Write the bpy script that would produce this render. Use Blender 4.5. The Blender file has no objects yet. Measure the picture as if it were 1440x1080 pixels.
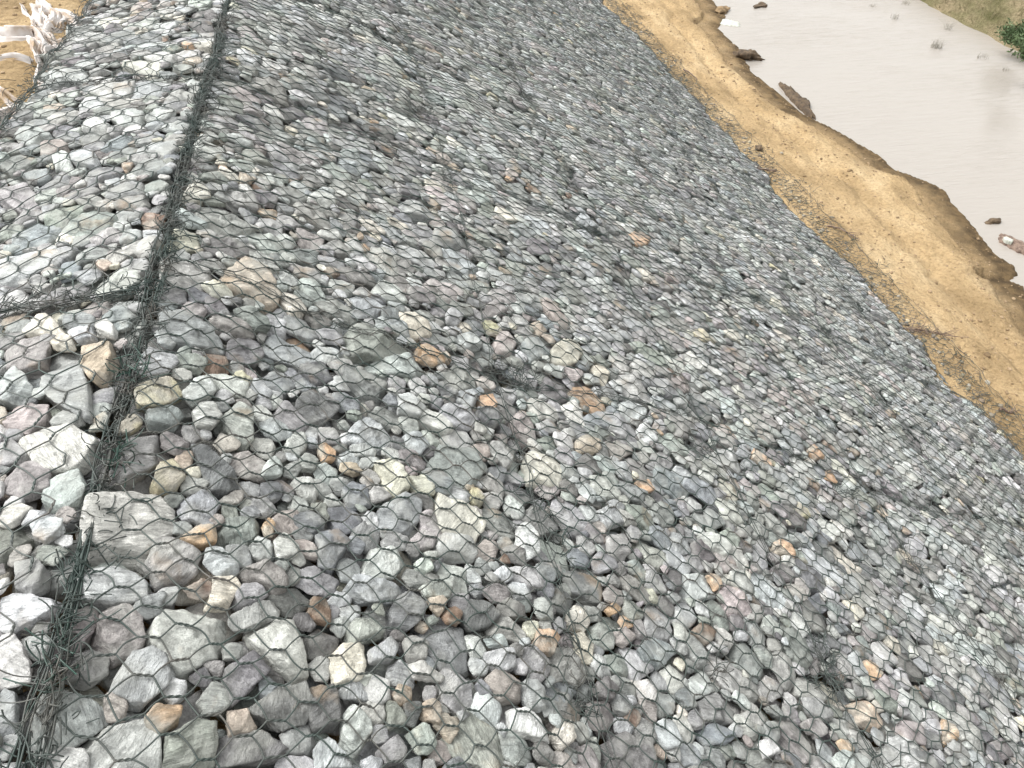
import bpy, math, random
import numpy as np
from mathutils import Matrix, Vector

C = bpy.context.scene.collection
rng = np.random.default_rng(11)
random.seed(5)
R = math.radians

# ------------------------------------------------------------------ camera
RIGHT = np.array([0.98203, -0.1887, 0.0])
FWD = np.array([0.1394, 0.7256, -0.6738]); FWD /= np.linalg.norm(FWD)
RIGHT = RIGHT - FWD*np.dot(RIGHT, FWD); RIGHT /= np.linalg.norm(RIGHT)
DOWN = np.cross(FWD, RIGHT)
CAM = np.array([0.0, 0.0, 1.5])
F = 1080.0
cd = bpy.data.cameras.new('camera'); cam = bpy.data.objects.new('camera', cd); C.objects.link(cam)
m = Matrix(((RIGHT[0], -DOWN[0], -FWD[0], CAM[0]), (RIGHT[1], -DOWN[1], -FWD[1], CAM[1]),
            (RIGHT[2], -DOWN[2], -FWD[2], CAM[2]), (0, 0, 0, 1)))
cam.matrix_world = m
cd.sensor_width = 36; cd.lens = 36*F/1440; cd.clip_start = 0.05; cd.clip_end = 2000
bpy.context.scene.camera = cam

# ------------------------------------------------------------------ overcast sky, soft sun, exposure
SUN_EL, SUN_AZ = 58, -62          # azimuth from +Y towards +X
w = bpy.data.worlds.new("World"); bpy.context.scene.world = w; w.use_nodes = True
nt = w.node_tree; nt.nodes.clear()
wo = nt.nodes.new('ShaderNodeOutputWorld'); bg = nt.nodes.new('ShaderNodeBackground')
sky = nt.nodes.new('ShaderNodeTexSky'); sky.sky_type = 'NISHITA'; sky.sun_disc = False
sky.sun_elevation = R(SUN_EL); sky.sun_rotation = R(SUN_AZ); sky.air_density = 1.0; sky.dust_density = 4.0; sky.ozone_density = 1.0
hs = nt.nodes.new('ShaderNodeHueSaturation'); hs.inputs['Saturation'].default_value = 0.04
nt.links.new(sky.outputs[0], hs.inputs['Color']); wb = nt.nodes.new('ShaderNodeMixRGB'); wb.blend_type = 'MULTIPLY'; wb.inputs[0].default_value = 1; wb.inputs[2].default_value = (.985, 1.0, .985, 1)
nt.links.new(hs.outputs[0], wb.inputs[1]); nt.links.new(wb.outputs[0], bg.inputs[0])
nt.links.new(bg.outputs[0], wo.inputs[0]); bg.inputs[1].default_value = 0.15
sl = bpy.data.lights.new('sun', 'SUN'); so = bpy.data.objects.new('sun', sl); C.objects.link(so)
sl.energy = 0.8; sl.angle = R(24); sl.color = (1.0, 0.965, 0.92)
sd = Vector((math.sin(R(SUN_AZ))*math.cos(R(SUN_EL)), math.cos(R(SUN_AZ))*math.cos(R(SUN_EL)), math.sin(R(SUN_EL))))
so.rotation_euler = sd.to_track_quat('Z', 'Y').to_euler(); so.location = (0, 0, 30)
vs = bpy.context.scene.view_settings
vs.view_transform = 'Standard'; vs.look = 'None'; vs.gamma = 1; vs.exposure = 1.16
cy = bpy.context.scene.cycles
cy.max_bounces = 6; cy.diffuse_bounces = 5; cy.glossy_bounces = 2

# ------------------------------------------------------------------ numeric helpers
def proj(P):
    d = np.asarray(P) - CAM
    z = d@FWD; z = np.where(z < 0.05, 0.05, z)
    return 720 + F*(d@RIGHT)/z, 540 + F*(d@DOWN)/z, d@FWD

def ray(px, py):
    return RIGHT*(px-720)/F + DOWN*(py-540)/F + FWD

def hsh(i, j, s):
    n = (i*374761393 + j*668265263 + s*974634777) & 0xffffffff
    n = ((n ^ (n >> 13))*1274126177) & 0xffffffff
    return ((n ^ (n >> 16)) & 0xffff)/65535.0

def vnoise(x, y, s=0):
    x = np.asarray(x, float); y = np.asarray(y, float)
    xi = np.floor(x).astype(np.int64); yi = np.floor(y).astype(np.int64)
    fx = x-xi; fy = y-yi; fx = fx*fx*(3-2*fx); fy = fy*fy*(3-2*fy)
    a = hsh(xi, yi, s); b = hsh(xi+1, yi, s); c = hsh(xi, yi+1, s); d = hsh(xi+1, yi+1, s)
    return (a*(1-fx)+b*fx)*(1-fy) + (c*(1-fx)+d*fx)*fy - 0.5

def fbm(x, y, o=4, s=0):
    r = 0; a = 1
    for k in range(o):
        r = r + a*vnoise(x*2**k, y*2**k, s+k*7); a *= 0.5
    return r

def make_mesh(name, V, Fc, mat, parent=None, loc=None, attrs=None, smooth=True):
    V = np.ascontiguousarray(V, np.float32); Fc = np.ascontiguousarray(Fc, np.int32)
    me = bpy.data.meshes.new(name)
    n, k = Fc.shape
    me.vertices.add(len(V)); me.vertices.foreach_set('co', V.ravel())
    me.loops.add(n*k); me.loops.foreach_set('vertex_index', Fc.ravel())
    me.polygons.add(n); me.polygons.foreach_set('loop_start', np.arange(0, n*k, k, dtype=np.int32))
    me.update(calc_edges=True)
    me.polygons.foreach_set('use_smooth', np.full(n, smooth, bool))
    for an, (ty, arr) in (attrs or {}).items():
        at = me.attributes.new(an, ty, 'POINT')
        at.data.foreach_set('vector' if ty == 'FLOAT_VECTOR' else ('color' if ty == 'FLOAT_COLOR' else 'value'),
                            np.ascontiguousarray(arr, np.float32).ravel())
    me.materials.append(mat)
    o = bpy.data.objects.new(name, me); C.objects.link(o)
    if loc is not None: o.location = loc
    if parent is not None: o.parent = parent
    return o

def tag(o, label=None, cat=None, group=None, kind=None):
    if label: o['label'] = label
    if cat: o['category'] = cat
    if group: o['group'] = group
    if kind: o['kind'] = kind
    return o

def empty(name, loc):
    o = bpy.data.objects.new(name, None); C.objects.link(o); o.location = loc; o.empty_display_size = 0.2
    return o

def tubes(P, r, k=4, ref=(0.13, 0.21, 1.0)):
    """P (N,M,3) polylines -> verts, quads"""
    N, M, _ = P.shape
    T = np.gradient(P, axis=1); T /= np.linalg.norm(T, axis=2, keepdims=True)+1e-9
    S = np.cross(T, np.array(ref)); S /= np.linalg.norm(S, axis=2, keepdims=True)+1e-9
    B = np.cross(S, T)
    a = np.arange(k)*2*np.pi/k
    r = np.broadcast_to(np.asarray(r, float), (N,)) if np.ndim(r) < 2 else r
    rr = r[:, None, None, None] if r.ndim == 1 else r[:, :, None, None]
    V = P[:, :, None, :] + rr*(np.cos(a)[None, None, :, None]*S[:, :, None, :] + np.sin(a)[None, None, :, None]*B[:, :, None, :])
    idx = np.arange(N*M*k).reshape(N, M, k)
    A = idx[:, :-1]; Bq = idx[:, 1:]
    Fc = np.stack([A, np.roll(A, -1, 2), np.roll(Bq, -1, 2), Bq], -1).reshape(-1, 4)
    return V.reshape(-1, 3), Fc

class Bag:
    def __init__(s): s.v = []; s.f = []; s.n = 0
    def add(s, V, Fc):
        if len(V) == 0: return
        s.v.append(V); s.f.append(Fc+s.n); s.n += len(V)
    def build(s, name, mat, parent=None, origin=None, **k):
        if not s.v: return None
        V = np.concatenate(s.v)
        if origin is not None: V = V-np.asarray(origin)
        return make_mesh(name, V, np.concatenate(s.f), mat, parent, **k)

# ------------------------------------------------------------------ materials
def mat(name):
    m = bpy.data.materials.new(name); m.use_nodes = True; n = m.node_tree
    return m, n, n.nodes['Principled BSDF'], n.nodes.new, n.links.new

def ramp(nd, pts):
    cr = nd.color_ramp
    while len(cr.elements) < len(pts): cr.elements.new(0.5)
    for e, (p, c) in zip(cr.elements, pts):
        e.position = p; e.color = c if len(c) == 4 else (*c, 1)

def mth(n, L, op, a, b):
    q = n('ShaderNodeMath'); q.operation = op
    for i, v in enumerate((a, b)):
        if isinstance(v, (int, float)): q.inputs[i].default_value = v
        else: L(v, q.inputs[i])
    return q.outputs[0]

def mix(n, L, kind, fac, a, b):
    q = n('ShaderNodeMixRGB'); q.blend_type = kind
    for i, v in zip((0, 1, 2), (fac, a, b)):
        if isinstance(v, (int, float)): q.inputs[i].default_value = v
        elif isinstance(v, tuple): q.inputs[i].default_value = (*v, 1)
        else: L(v, q.inputs[i])
    return q.outputs[0]

def rock_material():
    m, t, bs, n, L = mat('quarried_stone')
    col = n('ShaderNodeAttribute'); col.attribute_name = 'stone_colour'
    rc = n('ShaderNodeAttribute'); rc.attribute_name = 'stone_coord'
    mp = n('ShaderNodeMapping'); mp.inputs['Scale'].default_value = (14, 30, 120); L(rc.outputs['Vector'], mp.inputs[0])
    st = n('ShaderNodeTexNoise'); st.inputs['Scale'].default_value = 1.0; st.inputs['Detail'].default_value = 5; st.inputs['Roughness'].default_value = .6
    st.inputs['Distortion'].default_value = .9; L(mp.outputs[0], st.inputs[0])
    mo = n('ShaderNodeTexNoise'); mo.inputs['Scale'].default_value = 22; mo.inputs['Detail'].default_value = 6; mo.inputs['Roughness'].default_value = .65; L(rc.outputs['Vector'], mo.inputs[0])
    fi = n('ShaderNodeTexNoise'); fi.inputs['Scale'].default_value = 230; fi.inputs['Detail'].default_value = 3; fi.inputs['Roughness'].default_value = .7; L(rc.outputs['Vector'], fi.inputs[0])
    r1 = n('ShaderNodeValToRGB'); ramp(r1, [(.28, (.5,)*3), (.5, (.98,)*3), (.70, (1.55,)*3)]); L(mo.outputs[0], r1.inputs[0])
    r2 = n('ShaderNodeValToRGB'); ramp(r2, [(.32, (.58,)*3), (.5, (1.0,)*3), (.66, (1.42,)*3)]); L(st.outputs[0], r2.inputs[0])
    r3 = n('ShaderNodeValToRGB'); ramp(r3, [(.3, (.74,)*3), (.7, (1.24,)*3)]); L(fi.outputs[0], r3.inputs[0])
    pa = n('ShaderNodeAttribute'); pa.attribute_name = 'patchy'
    pn = n('ShaderNodeTexNoise'); pn.inputs['Scale'].default_value = 11; pn.inputs['Detail'].default_value = 5; pn.inputs['Distortion'].default_value = .6; L(rc.outputs['Vector'], pn.inputs[0])
    pr = n('ShaderNodeValToRGB'); ramp(pr, [(.46, (0, 0, 0)), (.60, (1, 1, 1))]); L(pn.outputs[0], pr.inputs[0])
    c = mix(n, L, 'MIX', mth(n, L, 'MULTIPLY', pa.outputs['Fac'], pr.outputs[0]), col.outputs['Color'], (.40, .37, .32))
    c = mix(n, L, 'MULTIPLY', .85, c, r1.outputs[0])
    sk = mth(n, L, 'ADD', mth(n, L, 'MULTIPLY', col.outputs['Alpha'], .9), .12)
    c = mix(n, L, 'MULTIPLY', sk, c, r2.outputs[0])
    c = mix(n, L, 'MULTIPLY', .8, c, r3.outputs[0])
    # lighter weathered dust patches and rusty stains, per stone
    du = n('ShaderNodeTexNoise'); du.inputs['Scale'].default_value = 9; du.inputs['Detail'].default_value = 4; L(rc.outputs['Vector'], du.inputs[0])
    rd = n('ShaderNodeValToRGB'); ramp(rd, [(.5, (0, 0, 0)), (.68, (.55,)*3)]); L(du.outputs[0], rd.inputs[0])
    c = mix(n, L, 'MIX', rd.outputs[0], c, (.42, .42, .39))
    ru = n('ShaderNodeTexNoise'); ru.inputs['Scale'].default_value = 6; ru.inputs['Detail'].default_value = 5
    mp2 = n('ShaderNodeMapping'); mp2.inputs['Location'].default_value = (31, 7, 3); L(rc.outputs['Vector'], mp2.inputs[0]); L(mp2.outputs[0], ru.inputs[0])
    rr = n('ShaderNodeValToRGB'); ramp(rr, [(.62, (0, 0, 0)), (.74, (.5,)*3)]); L(ru.outputs[0], rr.inputs[0])
    c = mix(n, L, 'MIX', rr.outputs[0], c, (.36, .25, .15))
    L(c, bs.inputs['Base Color']); bs.inputs['Roughness'].default_value = .78
    bs.inputs['Specular IOR Level'].default_value = .35
    h = mth(n, L, 'ADD', mth(n, L, 'MULTIPLY', st.outputs[0], .9), mth(n, L, 'MULTIPLY', mo.outputs[0], 1.4))
    h = mth(n, L, 'ADD', h, mth(n, L, 'MULTIPLY', fi.outputs[0], .35))
    bp = n('ShaderNodeBump'); bp.inputs['Strength'].default_value = .95; bp.inputs['Distance'].default_value = .0085
    L(h, bp.inputs['Height']); L(bp.outputs[0], bs.inputs['Normal'])
    return m
M_ROCK = rock_material()

def wire_material():
    m, t, bs, n, L = mat('coated_wire')
    tc = n('ShaderNodeTexCoord'); no = n('ShaderNodeTexNoise'); no.inputs['Scale'].default_value = 7; no.inputs['Detail'].default_value = 3
    g = n('ShaderNodeNewGeometry'); L(g.outputs['Position'], no.inputs[0])
    r = n('ShaderNodeValToRGB'); ramp(r, [(.35, (.035, .055, .048)), (.55, (.065, .074, .068)), (.72, (.11, .10, .088))]); L(no.outputs[0], r.inputs[0])
    L(r.outputs[0], bs.inputs['Base Color']); bs.inputs['Roughness'].default_value = .5
    return m
M_WIRE = wire_material()
def flat_mat(name, c, rough=.8, c2=None, sc=8, bump=0):
    m, t, bs, n, L = mat(name)
    g = n('ShaderNodeNewGeometry'); no = n('ShaderNodeTexNoise'); no.inputs['Scale'].default_value = sc; no.inputs['Detail'].default_value = 5
    L(g.outputs['Position'], no.inputs[0]); r = n('ShaderNodeValToRGB'); ramp(r, [(.35, c), (.65, c2 or tuple(x*.7 for x in c))])
    L(no.outputs[0], r.inputs[0]); L(r.outputs[0], bs.inputs['Base Color']); bs.inputs['Roughness'].default_value = rough
    if bump:
        b = n('ShaderNodeBump'); b.inputs['Strength'].default_value = 1; b.inputs['Distance'].default_value = bump
        L(no.outputs[0], b.inputs['Height']); L(b.outputs[0], bs.inputs['Normal'])
    return m
M_TWIST = flat_mat('bright_green_wire', (.02, .075, .055), .45, (.04, .06, .05))
M_CLOTH = None

# ------------------------------------------------------------------ surface frame
SLOPE = R(30); LS = -0.79; UT = 7.0          # crest seam at X = LS, slope length UT
CW = 0.86                                     # width of the crest strip
XT = LS + UT*math.cos(SLOPE); ZT = -UT*math.sin(SLOPE)
ZW = -3.95                                    # water level
NS = np.array([math.sin(SLOPE), 0, math.cos(SLOPE)])

def on_plane(px, py, z):
    d = ray(px, py); s = (z-CAM[2])/d[2]; return CAM+d*s
def on_slope(px, py, h=0.0):
    d = ray(px, py); p0 = np.array([LS, 0, 0]); s = (np.dot(NS, p0-CAM)+h)/np.dot(NS, d); P = CAM+d*s
    return (P[0]-LS)/math.cos(SLOPE), P[1]
def on_crest(px, py, h=0.0):
    P = on_plane(px, py, h); return P[0]-LS, P[1]

# shoreline traced where the water meets the sand
_sh = [(1003, -60), (1000, 0), (1021, 24), (1010, 40), (1036, 66), (1043, 80), (1060, 104), (1078, 118), (1100, 136), (1122, 158), (1150, 172), (1166, 178), (1200, 197),
       (1238, 222), (1262, 240), (1290, 250), (1318, 262), (1331, 272), (1336, 283), (1362, 308), (1384, 336), (1400, 360), (1428, 376), (1434, 388), (1420, 394), (1441, 403), (1480, 470), (1560, 560)]
_shp = np.array([on_plane(x, y, ZW)[:2] for x, y in _sh]); _shp = _shp[np.argsort(_shp[:, 1])]
def shore(y):
    y = np.asarray(y, float)
    return np.interp(y, _shp[:, 1], _shp[:, 0]) + .05*fbm(y*2.3, y*0+3, 3) + np.where((y < _shp[0, 1]) | (y > _shp[-1, 1]), .25*fbm(y*.6, y*0+9, 3), 0)
FARX = on_plane(1365, 38, ZW)[0]

def folds(x, y):            # folded geotextile ridges traced on the sand behind the crest
    d = np.full(np.shape(x), 9.0)
    hh = np.zeros(np.shape(x))
    for pts, wd, ht in FOLDS:
        for (a, b) in zip(pts[:-1], pts[1:]):
            a = np.array(a); b = np.array(b); ab = b-a
            s = np.clip(((x-a[0])*ab[0]+(y-a[1])*ab[1])/np.dot(ab, ab), 0, 1)
            dd = np.hypot(x-a[0]-s*ab[0], y-a[1]-s*ab[1])
            hh = np.maximum(hh, ht*.6*np.exp(-(dd/(wd*.72))**2))
    return hh
def _pl(pts): return [tuple(on_plane(x, y, 0.0)[:2]) for x, y in pts]
FOLDS = [(_pl([(132, -20), (118, 18), (97, 52), (78, 82), (62, 108)]), .085, .16),
         (_pl([(62, 108), (50, 132), (38, 145)]), .04, .10),
         (_pl([(-10, 42), (22, 50), (45, 46), (62, 56), (72, 76), (60, 92)]), .09, .17),
         (_pl([(38, -5), (55, 14), (60, 34), (52, 48)]), .08, .14),
         (_pl([(45, 6), (75, 5), (95, 12), (106, 26)]), .06, .12),
         (_pl([(-5, 170), (10, 158), (24, 140), (36, 134)]), .075, .17),
         (_pl([(-12, 112), (8, 128), (28, 134)]), .035, .09),
         (_pl([(-10, 82), (20, 80), (42, 80)]), .03, .075),
         (_pl([(62, 34), (70, 18), (66, 2)]), .06, .10)]

def ground_z(x, y):
    x = np.asarray(x, float); y = np.asarray(y, float)
    sx = shore(y)
    # left land behind the crest
    left = -.03 + .07*fbm(x*1.4, y*1.4, 4, 3) + .022*fbm(x*7, y*7, 3, 5)
    left = left - .08*np.exp(-((x-(LS-CW))/.12)**2)
    under = -(x-LS)*math.tan(SLOPE) - .30 + .27*np.clip((x-(XT-.42))/.30, 0, 1)*np.clip(.9+.5*fbm(x*5, y*3, 3, 321), .2, 1)
    under = np.where(x < LS, -.24, under)
    t = np.clip((x-XT)/(np.maximum(sx-XT, .5)), 0, 1)
    ztop = ZW + .09
    sand = ZT-.03 + (ztop-(ZT-.03))*(t**.85)
    rut = -.05*np.exp(-((x-(XT+(sx-XT)*.50+.10*np.sin(y*.5)))/.10)**2) + .03*np.exp(-((x-(XT+(sx-XT)*.66+.1*np.sin(y*.5)))/.14)**2)
    d = sx-x
    edge = np.where(d < .26, ZW + .17*np.clip(d/.26, -8, 1)**1.0*1.0 - .0, 9)
    sn = sand + rut + .04*fbm(x*1.6, y*1.0, 4, 21) + .034*fbm(x*7, y*4, 4, 22) + .022*np.abs(fbm(x*20, y*11, 2, 25))
    lump = .03*np.clip(fbm(x*3, y*3, 3, 29), 0, 1)
    sn = np.where(d < .55, np.minimum(sn, ZW + .012 + .11*np.maximum(d, 0) + .6*(lump+.035*np.clip(fbm(x*5, y*4, 3, 33)+.1, 0, 1))*np.clip(d*5, 0, 1)), sn)
    sn = np.where(d < 0, ZW + d*.5 - .01, sn)
    sn = np.maximum(sn, ZW-.6)
    # far bank
    f = x-FARX + .12*fbm(y*1.5, y*0, 3, 40)
    far = np.where(f < 0, ZW + f*.6, ZW + .16*(1-np.exp(-f/.12)) + .32*np.exp(-((f-.9)/.45)**2) + .10*np.exp(-((f-2.3)/.3)**2) + .06*fbm(x*3, y*3, 4, 41)*np.clip(f*4, 0, 1) + .02*np.clip(f, 0, 60))
    far = np.maximum(far, ZW-.6)
    z = np.where(x < LS-CW-.02, left, np.where(x < XT-.12, under, np.where(x < (sx+FARX)/2, sn, far)))
    return z

def surf(u, t, h):
    u, t, h = np.broadcast_arrays(np.asarray(u, float), np.asarray(t, float), np.asarray(h, float))
    X = np.where(u < 0, LS+u, LS+u*math.cos(SLOPE)); Z = np.where(u < 0, 0, -u*math.sin(SLOPE))
    nx = np.where(u < 0, 0, NS[0]); nz = np.where(u < 0, 1, NS[2])
    b = np.clip(u/.12+.5, 0, 1); bx = NS[0]*b; bz = 1+(NS[2]-1)*b
    nx = bx; nz = bz
    X1 = X+nx*h; Z1 = Z+nz*h
    Xa = XT+(u-UT); 
    P = np.stack([X1, t, Z1], -1)
    ap = u > UT
    if ap.any():
        gz = ground_z(np.where(ap, Xa, XT+.2), t)+.012+h*.6
        k = np.clip((u-UT)/.12, 0, 1)
        P[..., 0] = np.where(ap, X1*(1-k)+Xa*k, P[..., 0])
        P[..., 2] = np.where(ap, np.maximum(Z1*(1-k)+gz*k, gz), P[..., 2])
    return P

def seen(P, mx=330, my=260):
    x, y, z = proj(P)
    return (z > .25) & (x > -mx) & (x < 1440+mx) & (y > -my) & (y < 1080+my)

# seams: lines across the slope (constant t) and along the river (constant u)
T_SLOPE = [-1.6, .5, 2.5, 4.45, 6.45, 8.4, 10.4, 12.4, 14.4, 16.4, 18.4, 20.4]
T_CREST = [-1.6, .42, 2.34, 4.28, 6.2, 8.1, 10.1]
U_SEAM = [1.40, 2.64, 3.86, 5.06, 6.22]

# ------------------------------------------------------------------ traced stones (pixel outlines in crops of the photo -> real outlines on the bank)
PAL = {
 'white': (.50, .505, .48), 'pale grey': (.41, .425, .405), 'pale green-grey': (.37, .42, .375), 'mid grey': (.285, .29, .28),
 'dark grey': (.15, .15, .147), 'green-grey': (.23, .265, .22), 'blue-grey': (.225, .255, .265), 'mauve-grey': (.275, .25, .25),
 'dark mauve': (.18, .157, .16), 'pink-grey': (.37, .30, .275), 'cream': (.52, .49, .40), 'tan': (.46, .36, .26), 'orange': (.53, .325, .17),
 'brown': (.20, .125, .08), 'yellowish': (.46, .42, .25), 'mint green': (.36, .45, .385), 'slate': (.15, .16, .172)}
CROP = {'A': (0, 0), 'B': (480, 0), 'C': (960, 0), 'D': (0, 360), 'E': (480, 360), 'F': (960, 360), 'G': (0, 720), 'H': (480, 720), 'I': (960, 720)}
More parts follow.
